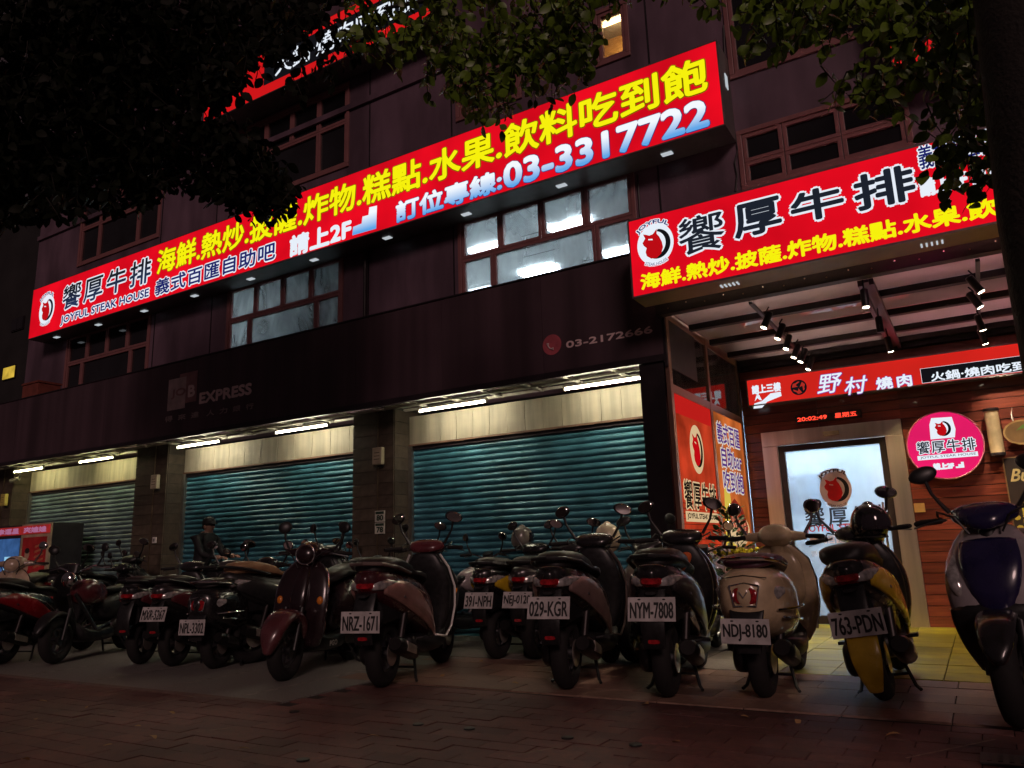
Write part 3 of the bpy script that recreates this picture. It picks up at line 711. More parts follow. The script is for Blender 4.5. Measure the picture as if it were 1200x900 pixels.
# ------------------------------------------------------------------ entrance: plank wall, steel door, side screen, canopy
plankM = wood('red_brown_plank', (.11, .022, .014), (.28, .070, .040), .32)
EW = thing('entrance_wall', 'wall of red brown horizontal planks round the steel framed door', 'wall', (-1, YB, 0))
part('backing', wall_holes(XG, XR, 0, 4.3, [[-2.42, -.69, 0, 2.53]], YB+.03, .1), BLACK, EW)
rowh = .127
for seg, (xa, xb) in enumerate(((XG, -2.425), (-.685, 1.0), (1.0, 2.6))):
    pm_ = MB().quadbox(0, xb-xa-.006, 0, .026, 0, rowh-.009).mesh('plank'); pm_.materials.append(plankM)
    for i in range(27):
        if i*rowh > 2.5 and seg == 0: break
        piece('plank', pm_, EW, (xa, YB+random.uniform(0, .004), i*rowh), rot=(random.gauss(0, .01), 0, 0))
pm_ = MB().quadbox(0, .98, 0, .026, 0, rowh-.009).mesh('plank'); pm_.materials.append(plankM)
for i in range(20, 27):
    for xa in (XG, XG+.985): piece('plank', pm_, EW, (xa, YB, i*rowh))
bk = stone('red_wall_brick', (.22, .045, .02), (.34, .09, .04), .6)
# door
D = thing('entrance_door', 'glass entrance door with bull sticker in a broad brushed steel frame', 'door', (-1.55, YB-.05, 0))
m = MB().quadbox(-2.42, -2.22, YB-.06, YB+.12, 0, 2.33); part('door_frame', m, STEEL, D, bevel=.004)
part('door_frame', MB().quadbox(-.89, -.69, YB-.06, YB+.12, 0, 2.33), STEEL, D, bevel=.004)
part('door_frame', MB().quadbox(-2.42, -.69, YB-.061, YB+.12, 2.332, 2.53), STEEL, D, bevel=.004)
dfm = pm('dark_door_frame', (.035, .026, .026), .4)
lf = part('door_leaf', MB().quadbox(-2.218, -2.14, YB-.02, YB+.05, .02, 2.325).quadbox(-.97, -.892, YB-.02, YB+.05, .02, 2.325).quadbox(-2.14, -.97, YB-.02, YB+.05, 2.25, 2.325).quadbox(-2.14, -.97, YB-.02, YB+.05, .02, .12), dfm, D)
dg = glassy('door_glass', (.35, .55), (.93, .97, 1.), 1.2, (.68, .78, .86))
part('pane', MB().quadbox(-2.138, -.972, YB+.01, YB+.018, .122, 2.248), dg, lf)
part('closer_box', MB().quadbox(-1.62, -1.42, YB-.085, YB-.062, 2.40, 2.46), pm('beige_plastic', (.5, .42, .3), .5), D, bevel=.006)
inM = pm('lobby_pale_blue', (.38, .47, .55), .6, var=.12, scale=1.2)
part('lobby_wall', MB().quadbox(-3.4, .4, YB+2.2, YB+2.3, -.01, 2.9), inM, D); part('lobby_wall', MB().quadbox(-3.5, -3.4, YB+.14, YB+2.2, -.01, 2.9), inM, D); part('lobby_wall', MB().quadbox(.4, .5, YB+.14, YB+2.2, -.01, 2.9), inM, D)
part('lobby_ceiling', MB().quadbox(-3.5, .5, YB+.14, YB+2.3, 2.9, 3.0), inM, D); part('lobby_floor', MB().quadbox(-3.5, .5, YB+.14, YB+2.3, -.02, .01), inM, D)
part('lobby_lamp', MB().quadbox(-2.6, -2.0, YB+.9, YB+1.3, 2.84, 2.895), em('lobby_lamp_cool', (.92, .96, 1.), 80.), D)
part('lobby_lamp', MB().quadbox(-1.1, -.5, YB+.9, YB+1.3, 2.84, 2.895), MATS['lobby_lamp_cool'], D)
part('lobby_counter', MB().quadbox(-2.5, -1.75, YB+1.4, YB+1.9, .011, 1.05), pm('lobby_counter_white', (.7, .7, .7), .4), D, bevel=.01)
part('lobby_picture', MB().quadbox(-2.75, -2.05, YB+2.17, YB+2.199, 1.5, 2.1), pm('lobby_picture_dark', (.10, .16, .24), .4, var=.7, scale=6), D)
part('lobby_inner_door', MB().quadbox(-1.3, -.45, YB+2.17, YB+2.199, .011, 2.2), pm('lobby_inner_door', (.55, .56, .58), .4, metal=.3), D)
part('pull_handle', MB().tube([(-1.02, YB-.03, .75), (-1.02, YB-.075, .80), (-1.02, YB-.075, 1.45), (-1.02, YB-.03, 1.50)], .014, 10), CHROME, lf if False else D, True)
pl = facade(YB+.01)
skM = pm('sticker_pale', (.72, .55, .5), .5); srM = pm('sticker_red', (.62, .01, .012), .4); sbM = pm('sticker_black', (.01, .01, .012), .4)
p = atY(979, 573, YB); bull_logo(pl, p.x, p.z, .20, lf, skM, srM, sbM, sbM, h=.003)
text(pl, '饗厚牛排', pxbox(YB, (945, 618), (1050, 590)), sbM, lf, .003, bold=.004, sp=1.25)
text(pl, 'JOYFUL STEAK HOUSE', pxbox(YB, (945, 626), (1052, 611)), srM, lf, .003, bold=.003)
text(pl, '義式百匯自助吧', (-1.95, 1.02, -1.2, 1.12), skM, lf, .003, bold=.003)
text(pl, '營業時間 11:00-22:00', (-1.95, .86, -1.2, .93), skM, lf, .003)
# red and black hotpot sign over the door
r = [-2.53, 1.10, 2.895, 3.28]
K = signbox('shop_sign', 'long scarlet sign with a round swirl emblem above the glass door', YB-.16, *r, .15, em('sign_orange_red', (.66, .018, .012), .95, .15, .8))
YK = YB-.16; pl = facade(YK)
def kb(lb, rt): return pxbox(YK, lb, rt)
purE = em('sign_purple_edge', (.20, .05, .38), 1.)
text(pl, '請上三樓', kb((882, 462), (914, 448)), whtE, K, .003, bold=.006)
q = [(883, 479), (893, 478), (899, 471), (916, 464), (915, 459), (903, 461), (893, 470), (884, 473)]
flat(pl, [(atY(x, y, YK).x, atY(x, y, YK).z) for x, y in q], whtE, K, .003, 'stair_symbol')
c_ = atY(888, 461.5, YK); flat(pl, circ(c_.x, c_.z-.0, .018, .018, 12), whtE, K, .004, 'walker_head'); flat(pl, [(c_.x-.02, c_.z-.02), (c_.x+.02, c_.z-.02), (c_.x+.05, c_.z-.10), (c_.x+.02, c_.z-.09), (c_.x-.01, c_.z-.06), (c_.x-.05, c_.z-.10)], whtE, K, .004, 'walker_body')
c_ = atY(936, 454, YK); flat(pl, circ(c_.x, c_.z, .105, .105), bkE, K, .003, 'swirl_disc')
rE = em('swirl_red', (.5, .03, .02), .8)
for k in range(3):
    a = math.radians(90+120*k); cx, cz = c_.x+.045*math.cos(a), c_.z+.045*math.sin(a)
    pts = circ(cx, cz, .034, .034, 12, a-.6, a+math.pi+.2)+[(c_.x+.085*math.cos(a+1.5), c_.z+.085*math.sin(a+1.5)), (c_.x+.09*math.cos(a+.9), c_.z+.09*math.sin(a+.9))]
    flat(pl, pts, rE, K, .005, 'swirl_arm')
text(pl, '野', kb((961, 462), (984, 437)), whtE, K, .003, bold=.003, out=.008, mout=purE, shear=.25); text(pl, '村', kb((992, 463), (1014, 440)), whtE, K, .003, bold=.003, out=.008, mout=purE, shear=.25)
text(pl, '燒肉', kb((1028, 457), (1067, 438)), whtE, K, .003, bold=.006, out=.006, mout=purE, sp=1.35)
a = atY(1081, 449, YK); b = atY(1083, 432, YK)
flat(pl, [(a.x-.004, a.z-.004), (1.07, a.z-.004), (1.07, b.z+.004), (a.x-.004, b.z+.004)], whtE, K, .002, 'panel_border'); flat(pl, [(a.x, a.z), (1.066, a.z), (1.066, b.z), (a.x, b.z)], bkE, K, .004, 'black_panel')
text(pl, '火鍋·燒肉吃到飽', kb((1092, 447), (1222, 420)), whtE, K, .007, bold=.004)
# scrolling LED clock
p0, p1 = atY(932, 494, YB-.1), atY(1008, 477, YB-.1)
t = thing('led_display', 'slim black display with red glowing date and time above the door', 'display', (p0.x, YB-.1, p0.z))
part('housing', MB().quadbox(p0.x, p1.x, YB-.1, YB-.02, 2.60, 2.70), BLACK, t, bevel=.004)
ledE = em('led_red', (1., .06, .03), 1.6)
text(facade(YB-.1), '20:02:49', (p0.x+.03, 2.625, p0.x+.40, 2.675), ledE, t, .003, bold=.003); text(facade(YB-.1), '星期五', (p0.x+.50, 2.62, p1.x-.05, 2.682), ledE, t, .003, bold=.002)
# round pink sign
cx, cz, rr = -.245, 2.145, .415
t = thing('round_sign', 'round glowing pink sign with white bull emblem and stair symbol', 'sign', (cx, YB-.14, cz))
part('casing', MB().cyl((cx, YB-.13, cz), (cx, YB-.02, cz), rr, 48), pm('sign_rim_pink', (.5, .12, .2), .4), t, smooth=True)
pl = facade(YB-.14); pkE = em('sign_pink_face', (.78, .012, .13), 1.0, .12, 1.5)
mb = MB(); mb.v = [tuple(pl.at(a, b, 0)) for a, b in circ(cx, cz, rr-.012, rr-.012, 48)]; mb.f = [tuple(range(48))]; part('face', mb, pkE, t)
mb = MB().torus((cx, YB-.138, cz), rr-.006, .009, 48, 8); part('rim', mb, pm('pink_rim_edge', (.7, .2, .3), .3), t, smooth=True)
flat(pl, [(cx-.14, cz+.08), (cx+.12, cz+.08), (cx+.14, cz+.18), (cx+.12, cz+.33), (cx-.10, cz+.34), (cx-.13, cz+.26)], whtE, t, .002, 'emblem_ground')
bull_logo(pl, cx, cz+.20, .115, t, whtE, rdE, bkE, None, h=.004, ring=False)
text(pl, '饗厚牛排', (cx-.30, cz-.09, cx+.32, cz+.06), dkE, t, .003, bold=.002, out=.010, mout=whtE, sp=1.15)
flat(pl, [(cx-.31, cz-.165), (cx+.33, cz-.165), (cx+.33, cz-.11), (cx-.31, cz-.11)], whtE, t, .002, 'ribbon')
text(pl, 'JOYFUL STEAK HOUSE', (cx-.28, cz-.155, cx+.31, cz-.12), dkE, t, .004)
text(pl, '請上2F', (cx-.15, cz-.29, cx+.06, cz-.22), whtE, t, .003, bold=.008)
flat(pl, [(cx+.08, cz-.29), (cx+.17, cz-.29), (cx+.17, cz-.22), (cx+.14, cz-.22), (cx+.14, cz-.245), (cx+.11, cz-.245), (cx+.11, cz-.27), (cx+.08, cz-.27)], whtE, t, .003, 'stair_symbol')
# cream wall lamp, switch box
x = .285
t = thing('wall_lamp', 'cream cylinder wall lamp with dark caps beside the round pink sign', 'wall lamp', (x, YB-.1, 2.0))
part('shade', MB().cyl((x, YB-.1, 2.0), (x, YB-.1, 2.50), .075, 20), pm('cream_lamp_shade', (.62, .48, .28), .5), t, smooth=True)
for z in (1.97, 2.5): part('cap', MB().cyl((x, YB-.1, z), (x, YB-.1, z+.032), .083, 20), DARKMETAL, t, smooth=True)
part('bracket', MB().quadbox(x-.03, x+.03, YB-.04, YB-.002, 2.1, 2.4), DARKMETAL, t)
solo('switch_box', MB().quadbox(-.68, -.56, YB-.03, YB-.004, 1.36, 1.47), pm('yellowed_plastic', (.50, .30, .10), .5), 'small yellowed switch plate on the planks right of the door frame', 'switch', (-.62, YB-.01, 1.36), bevel=.004)
solo('door_bell', MB().quadbox(-.30, -.27, YB-.02, YB-.004, 1.30, 1.36), pm('pale_button', (.6, .5, .4), .5), 'tiny pale button on the planks below the round pink sign', 'button', (-.28, YB-.01, 1.30))
# oval wooden sign, hung menu board
c0 = Vector((.56, YB-.12, 2.22))
t = thing('oval_sign', 'oval wooden sign hanging at the right edge by the plank wall', 'sign', tuple(c0))
mb = MB().prism([(c0.x+.19*math.cos(2*math.pi*i/28), c0.y, c0.z+.145*math.sin(2*math.pi*i/28)) for i in range(28)], (0, .03, 0)); part('board', mb, wood('pale_oval_wood', (.30, .17, .06), (.46, .30, .12), .5), t)
part('hanger', MB().tube([(.49, YB-.1, 2.36), (.485, YB-.1, 2.44), (.5, YB-.1, 2.52), (.51, YB-.1, 2.44), (.5, YB-.1, 2.36)], .008, 6), WHITEP, t)
flat(facade(c0.y), circ(c0.x, c0.z, .17, .125, 28), pm('oval_inner_wood', (.20, .11, .04), .5), t, .002, 'inner_field')
flat(facade(c0.y), [(c0.x-.06, c0.z+.02), (c0.x+.02, c0.z+.09), (c0.x+.08, c0.z+.03), (c0.x, c0.z+.04)], pm('green_leaf_print', (.12, .25, .04), .5), t, .004, 'leaf_print')
x0, x1, z0, z1 = .33, .95, .95, 1.93
t = thing('menu_board', 'dark menu board with gold script and yellow writing at the right edge', 'menu board', (x0, YB-.09, z0))
part('board', MB().quadbox(x0, x1, YB-.09, YB-.06, z0, z1), pm('menu_black', (.030, .018, .014), .5), t)
part('board_edge', MB().quadbox(x0-.012, x0-.001, YB-.095, YB-.055, z0, z1).quadbox(x0-.012, x1, YB-.095, YB-.055, z1+.001, z1+.012), wood('menu_edge', (.25, .15, .07), (.35, .22, .1)), t)
pl = facade(YB-.09); goM = pm('gold_print', (.62, .50, .22), .5); yeM = pm('yellow_print', (.60, .50, .06), .5)
text(pl, 'Buffet', (x0+.06, 1.66, x0+.46, 1.80), goM, t, .003, bold=.004, shear=.3)
text(pl, '☆', (x0+.17, 1.58, x0+.22, 1.63), goM, t, .003)
for k, w in enumerate(['生日慶', '點心', '吃到飽']): text(pl, w, (x0+.10, 1.37-k*.12, x0+.10+.115*len(w), 1.47-k*.12), yeM, t, .003, bold=.004)
rnd = random.Random(5)
for k in range(16):
    a, b = x0+.04+rnd.random()*.5, z0+.05+rnd.random()*.28; flat(pl, circ(a, b, .035, .03, 7), yeM if k % 2 else goM, t, .002+k*.0003, 'dish_print')

# ---- side screen with posters (plane facing +X, reads front to back)
brzM = pm('bronze_frame', (.34, .19, .14), .38, metal=.5, var=.12)
Gs = thing('glass_partition', 'bronze framed glass side screen with two lit food posters', 'partition', (XG, 9.2, 0))
posts = [(7.80, 7.88), (9.22, 9.30), (10.66, 10.74)]
for a, b in posts: part('post', MB().quadbox(XG-.05, XG, a, b, 0, 3.60), brzM, Gs, bevel=.003)
for z0, z1 in ((.94, 1.02), (2.68, 2.77), (3.50, 3.60)):
    for k in range(2): part('rail', MB().quadbox(XG-.045, XG-.003, posts[k][1]+.001, posts[k+1][0]-.001, z0, z1), brzM, Gs)
gl2 = glassy('screen_glass', (.16, .5), (.8, .8, .8), 2., (.4, .33, .3))
for k in range(2):
    a, b = posts[k][1]+.002, posts[k+1][0]-.002
    part('pane', MB().quadbox(XG-.026, XG-.020, a, b, 2.772, 3.498), gl2, Gs)
    part('lower_panel', MB().quadbox(XG-.04, XG-.01, a, b, 0, .938), wood('lower_panel_wood', (.12, .03, .015), (.25, .08, .04)), Gs)
E_or = em('poster_orange_red', (.52, .045, .015), .8, .45, 2.2); E_rd = em('poster_red', (.60, .015, .012), .8); E_or2 = em('poster_amber', (.60, .14, .03), .8, .5, 2.)
wE = em('poster_white', (.75, .68, .6), .9); bE = em('poster_black', (.015, .008, .006), .8); puE = em('poster_purple', (.10, .03, .22), .9); crE = em('poster_cream', (.78, .55, .3), .85); yE = em('poster_yellow', (.75, .55, .08), .85); stE = em('poster_steak', (.30, .03, .015), .8, .6, 12); flE = em('poster_steak_light', (.7, .25, .15), .8, .4, 20)
pl = Plane((XG-.012, 0, 0), (0, 1, 0), (0, 0, 1))
P1 = part('poster', MB().quadbox(XG-.03, XG-.013, 7.885, 9.215, 1.022, 2.678), E_or, Gs, label='orange red poster with bull emblem and four characters')
flat(pl, [(7.89, 2.46), (9.21, 2.46), (9.21, 2.676), (7.89, 2.676)], E_rd, P1, .002, 'header')
for k in range(9): flat(pl, [(7.89, 1.05+k*.055), (9.21, 1.05+k*.055), (9.21, 1.056+k*.055), (7.89, 1.056+k*.055)], bE, P1, .002, 'board_line')
bull_logo(pl, 8.55, 2.12, .25, P1, crE, rdE, bE, None, h=.004)
text(pl, '饗厚牛排', (7.98, 1.44, 9.14, 1.74), bE, P1, .003, bold=.005, out=.018, mout=crE, sp=1.1)
flat(pl, [(7.98, 1.30), (9.16, 1.30), (9.16, 1.41), (7.98, 1.41)], crE, P1, .003, 'name_ribbon'); text(pl, 'JOYFUL STEAK HOUSE', (8.02, 1.32, 9.12, 1.39), bE, P1, .006, bold=.003)
P2 = part('poster', MB().quadbox(XG-.03, XG-.013, 9.305, 10.655, 1.022, 2.678), E_or2, Gs, label='amber poster with purple characters over a steak photo')
for k, w in enumerate(['義式百匯', '自助bar', '吃到飽']): text(pl, w, (9.42+(.1 if k else 0), 2.30-k*.30, 10.45, 2.56-k*.30), puE, P2, .003, bold=.005, out=.018, mout=wE)
flat(pl, [(9.4, 1.03), (9.9, 1.03), (9.75, 1.75), (9.55, 1.85)], yE, P2, .002, 'plate_glow')
flat(pl, circ(10.05, 1.22, .52, .2, 26), crE, P2, .003, 'plate')
flat(pl, [(9.6, 1.5), (9.95, 1.62), (10.3, 1.5), (10.5, 1.25), (10.35, 1.08), (9.95, 1.2), (9.65, 1.38)], stE, P2, .005, 'steak')
for k in range(6): flat(pl, [(9.7+k*.12, 1.46-k*.03), (9.76+k*.12, 1.48-k*.03), (9.86+k*.1, 1.24-k*.02), (9.80+k*.1, 1.22-k*.02)], flE, P2, .007, 'grill_mark')
# ---- canopy
Cn = thing('entrance_canopy', 'dark steel canopy with pale roof sheets over the entrance', 'canopy', (-1, 7.7, 3.49))
ZC = 3.49
canM = pm('canopy_steel', (.016, .011, .013), .5, var=.2)
plumM = pm('plum_steel', (.16, .07, .10), .35, metal=.3)
part('front_beam', MB().quadbox(XG-.05, 3.2, 7.62, 7.74, ZC, ZC+.16), canM, Cn, bevel=.004)
part('gutter_edge', MB().quadbox(XG-.05, 3.2, 7.585, 7.618, ZC+.14, ZC+.175), pm('grey_gutter', (.3, .27, .28), .4), Cn)
for i in range(26): 
    x = XG+.1+i*.2; part('bolt', MB().cyl((x, 7.606, ZC+.05+.03*(i % 2)), (x, 7.619, ZC+.05+.03*(i % 2)), .008, 8), CHROME, Cn)
part('side_beam', MB().quadbox(XG-.06, XG+.05, 7.745, 10.70, ZC+.112, ZC+.16), plumM, Cn)
for y in (8.42, 9.22, 10.02, 10.62): part('purlin', MB().quadbox(XG+.055, 3.2, y, y+.09, ZC+.001, ZC+.07), canM, Cn, bevel=.003)
part('middle_beam', MB().quadbox(-.70, -.66, 7.745, 10.70, ZC-.06, ZC-.001).quadbox(-.60, -.56, 7.745, 10.70, ZC-.06, ZC-.001).quadbox(-.658, -.602, 7.745, 10.70, ZC-.03, ZC-.001), plumM, Cn, kind=None)
sheetM = glassy('roof_sheet', (.97, 1.), (.8, .7, .7), .8, (.70, .60, .58))
ys = [7.745, 8.52, 9.32, 10.12, 10.70]
for k in range(4):
    xs = [XG+.02, -.64, 1.2, 3.2]
    for i in range(3): part('roof_sheet', MB().quadbox(xs[i]+.004, xs[i+1]-.004, ys[k]+.004, ys[k+1]-.004, ZC+.085, ZC+.093), sheetM, Cn)
part('wall_channel', MB().quadbox(XG, 3.2, 10.70, YB+.02, ZC-.06, ZC+.25), canM, Cn)
pkL = em('pink_led', (1., .05, .42), 14.)
part('led_strip', MB().quadbox(-.45, .15, 7.56, 7.575, ZC+.19, ZC+.20), pkL, Cn)
glow_warm = em('added_glow_warm', (1., .86, .80), 46.); glow_pink = em('added_glow_pink', (1., .58, .68), 46.)  # added tubes, unseen above the roof sheets, to make the sheets glow
for n_, y in enumerate((8.02, 8.86, 9.68, 10.36)):
    for k in range(3):
        xa_, xb_ = (XG+.15, -.50, 1.3)[k], (-.78, 1.1, 2.8)[k]
        part('added_roof_glow', MB().cyl((xa_, y, ZC+.42), (xb_, y, ZC+.42), .014, 8), (glow_warm, glow_pink, glow_pink)[k], Cn)
        part('added_spill_shield', MB().quadbox(xa_, xb_, y-.16, y+.16, ZC+.455, ZC+.47), WHITEP, Cn)  # added cover that stops the tubes' light from spilling upwards
# ---- track lights
def spotlight(lens, axis, label, power=10., lit=True, warm=(1, .82, .6)):
    L_ = Vector(lens); a = Vector(axis).normalized(); back = L_-a*.17
    t = thing('spotlight', label, 'spotlight', tuple(L_), group='spotlights hanging from the canopy tracks')
    part('can', MB().tube([L_-a*.004, back, back-a*.012], [.036, .036, .024], 14), BLACK, t, smooth=True)
    part('yoke', MB().tube([L_-a*.09, L_-a*.09+Vector((0, 0, .09)), Vector((back.x, back.y, ZC-.03))], .008, 6), BLACK, t)
    if lit:
        part('lens', MB().cyl(L_, L_+a*.004, .030, 14), em('spot_lens', (1., .86, .62), 16.), t)
        l = bpy.data.lights.new('spotlight_lamp', 'SPOT'); l.energy = power*9.; l.spot_size = math.radians(75); l.spot_blend = .6; l.color = warm; l.shadow_soft_size = .03
        o = bpy.data.objects.new('lamp', l); COL.objects.link(o); o.parent = t; o.location = a*.02; o.rotation_euler = a.to_track_quat('-Z', 'Y').to_euler()
    return t
for x, nm in ((-1.72, 'left'), (.30, 'right')):
    solo('light_track', MB().quadbox(x-.018, x+.018, 7.75, 10.68, ZC-.03, ZC-.002), BLACK, f'thin black {nm} track carrying a row of spotlights under the canopy', 'light track', (x, 9, ZC-.03), group='light tracks under the canopy')
zl = 3.24
names = ['first from the front', 'second from the front', 'third from the front', 'fourth from the front', 'fifth from the front', 'last before the red sign']
for k, p in enumerate([(895, 384), (911, 397), (921, 409), (930, 419), (938, 424), (947, 433)]):
    q = atZ(*p, zl); spotlight(q, (-.45, -.15, -1) if k != 2 else (-.3, -.2, -1), 'black spotlight on the left canopy track, '+names[k], 5 if k < 2 else 6)
for k, p in enumerate([(1150, 342), (1149, 360), (1152, 387), (1155, 403)]):
    q = atZ(*p, zl); spotlight(q, (.5, .1, -1) if k < 2 else (.2, .3, -1), 'black spotlight on the right canopy track, '+names[k], 8)
q = atZ(1015, 360, zl-.05); spotlight(q, (0, 0, -1), 'black spotlight under the middle beam, nearest the street', 9)
q = atZ(1032, 390, zl-.05); spotlight(q, (0, 0, -1), 'unlit black spotlight under the middle beam', 0, False)
q = atZ(1044, 412, zl-.05); spotlight(q, (.1, .35, -1), 'glowing spotlight under the middle beam, next to the door wall', 14, True, (1, .7, .35))

# ================================================================== scooters
def paint(name, col, rough=.27, metal=.0): return pm('paint_'+name, col, rough, metal=metal, coat=.6, var=.26, scale=7, bump=.035, bscale=160)
seatM = pm('seat_vinyl', (.016, .014, .014), .45, bump=.15, scale=60); seatMar = pm('maroon_seat_vinyl', (.07, .02, .035), .4, bump=.15, scale=60)
redlens = pm('red_tail_lens', (.35, .012, .018), .12, coat=1, var=.5, scale=40); orlens = pm('orange_indicator', (.75, .22, .02), .2, coat=1)
clearlens = pm('clear_headlight_lens', (.45, .43, .42), .1, coat=1, var=.6, scale=25, metal=.4)
plateM = pm('number_plate_white', (.50, .47, .46), .5, var=.25, scale=14); plateK = pm('number_plate_black', (.012, .012, .012), .5)
mirM = pm('mirror_glass', (.55, .5, .5), .05, metal=1, var=.1)
def sec(x, z0, z1, hy, p=2.6, y=0): return ((x, y, (z0+z1)/2), (0, hy, 0), (0, 0, (z1-z0)/2), p)
def hsec(z, x, hx, hy, p=2.6): return ((x, 0, z), (hx, 0, 0), (0, hy, 0), p)
WB = 1.24
_cache = {}
def cm(key, fn, smooth=True):
    """mesh data shared by alike scooters"""
    if key not in _cache:
        me = fn().mesh(key, (0, 0, 0), smooth); _cache[key] = me
    return _cache[key]
def cpart(name, key, fn, m, parent, smooth=True, loc=None, rot=None, label=None):
    me = cm(key, fn, smooth); o = bpy.data.objects.new(name, me); COL.objects.link(o); o.parent = parent
    if not me.materials: me.materials.append(m)
    if me.materials[0] != m: o.material_slots[0].link = 'OBJECT'; o.material_slots[0].material = m
    if loc: o.location = loc
    if rot: o.rotation_euler = rot
    if label: o['label'] = label
    return o
def wheel(t, x, R=.235, tw=.055, pre='w', parent_rot=None):
    w = cpart('wheel', pre+'tyre%.2f' % R, lambda: MB().torus((0, 0, 0), R-tw, tw, 32, 12, sq=1.05), RUBBER, t, loc=(x, 0, R), rot=parent_rot)
    def rim():
        m = MB().torus((0, 0, 0), R-tw*2.0, .018, 32, 6, sq=1.6); m.cyl((0, -.05, 0), (0, .05, 0), .042, 14)
        for k in range(5):
            a = 2*math.pi*k/5; m.obox((math.cos(a)*(R-tw*2)*.5, 0, math.sin(a)*(R-tw*2)*.5), (R-tw*2)*1.0, .022, .026, Matrix.Rotation(-a, 3, 'Y'))
        return m
    cpart('rim', pre+'rim%.2f' % R, rim, ALLOY, w)
    cpart('brake_disc', pre+'disc%.2f' % R, lambda: MB().cyl((0, -.068, 0), (0, -.064, 0), .09, 24), STEEL, w, False)
    return w
def plate(t, txt, x, z, tilt=.28, w=.275, h=.145, dirt=0):
    def f(): return MB().quadbox(-.004, 0, -w/2, w/2, -h/2, h/2)
    p = cpart('number_plate', 'plate%.2f' % w, f, plateM, t, False, loc=(x, 0, z), rot=(0, tilt, 0))
    # writing faces backwards (-x); seen from behind, right is -y
    pl = Plane((-.004, 0, 0), (0, -1, 0), (0, 0, 1))
    text(pl, txt, (-w/2+.014, -h/2+.018, w/2-.014, h/2-.032), plateK, p, .0012, bold=.002)
    for s_ in (-1, 1): flat(pl, circ(s_*w*.26, h/2-.014, .010, .005, 8), plateK, p, .001, 'plate_bolt')
    return p
def mirror(t, side, base, head, rx=.055, rz=.038, m=None, turn=.35):
    s_ = side
    st = part('mirror', MB().tube([base, (Vector(base)+Vector(head))/2+Vector((.0, s_*.02, .0)), head], [.012, .0085, .011], 8), m or BLACK, t, True)
    rot = Matrix.Rotation(-s_*turn, 3, 'Z') @ Matrix.Rotation(-.15, 3, 'Y') @ Matrix.Rotation(s_*-.35, 3, 'X')
    part('mirror_shell', MB().ell(head, .022, rx, rz, 16, 10, rot), m or BLACK, st, True)
    part('mirror_glass', MB().loft([(Vector(head)+rot @ Vector((-.019, 0, 0)), rot @ Vector((0, rx*.86, 0)), rot @ Vector((0, 0, rz*.86)), 2), (Vector(head)+rot @ Vector((-.0235, 0, 0)), rot @ Vector((0, rx*.8, 0)), rot @ Vector((0, 0, rz*.8)), 2)], 16), mirM, st, True)
def bars(t, x, z, wd=.33, m=None, sweep=.07):
    for s_ in (-1, 1):
        g = cpart('grip', 'grip%d%.2f%.2f%.2f' % (s_, x, z, wd), lambda: MB().tube([(x, s_*(wd-.13), z), (x-sweep*.8, s_*(wd-.01), z-.005), (x-sweep, s_*wd, z-.006)], [.017, .017, .014], 10), RUBBER, t)
        cpart('brake_lever', 'lev%d%.2f%.2f%.2f' % (s_, x, z, wd), lambda: MB().tube([(x+.03, s_*(wd-.16), z), (x+.045, s_*(wd-.08), z-.012), (x+.0, s_*(wd+.0), z-.03)], [.008, .007, .006], 6), ALLOY, t)
def under(t, style, m=None):
    """running gear common to all scooters"""
    cpart('engine_case', 'case'+style, lambda: MB().loft([((-.12, .115, .235), (0, .035, 0), (0, 0, .06), 2.5), ((.0, .12, .235), (0, .055, 0), (0, 0, .10), 3), ((.22, .12, .26), (0, .058, 0), (0, 0, .085), 3), ((.38, .11, .29), (0, .055, 0), (0, 0, .10), 3), ((.46, .10, .30), (0, .03, 0), (0, 0, .06), 2.5)]), pm('engine_alloy', (.06, .055, .055), .4, metal=.8), t)
    ex = cpart('exhaust', 'exh'+style, lambda: MB().tube([(.42, -.06, .22), (.25, -.13, .18), (.12, -.15, .22)], .02, 8).tube([(.14, -.155, .22), (.10, -.155, .225), (-.20, -.16, .31), (-.24, -.16, .322)], [.035, .056, .060, .045], 14), pm('exhaust_black', (.022, .02, .02), .35, metal=.6), t)
    cpart('heat_shield', 'hs'+style, lambda: MB().loft([((.05, -.207, .245), (.0, .006, 0), (0, 0, .03), 3), ((-.14, -.214, .295), (0, .006, 0), (0, 0, .035), 3)], 10), ALLOY if style != 'sport' else STEEL, ex)
    for s_ in (-1, 1): cpart('shock_absorber', 'shock%d' % s_, lambda: MB().tube([(-.03, s_*.11, .26), (.05, s_*.13, .58)], .014, 8).tube([(-.02+.0, s_*.112, .30), (.035, s_*.127, .52)], .027, 10), pm('shock_spring', (.035, .03, .03), .4, metal=.7), t)
    def stand(): return MB().tube([(.30, .10, .20), (.20, .15, .03), (.16, .17, .012)], .011, 6).tube([(.30, -.10, .20), (.20, -.15, .03), (.16, -.17, .012)], .011, 6).tube([(.24, -.13, .10), (.24, .13, .10)], .009, 6)
    cpart('centre_stand', 'stand', stand, BLACK, t)
    cpart('belly', 'belly'+style, lambda: MB().loft([sec(.30, .20, .34, .10), sec(.5, .17, .32, .15, 4), sec(.75, .17, .30, .16, 4), sec(.93, .20, .34, .14, 4), sec(.99, .26, .40, .09)]), BLACK, t)
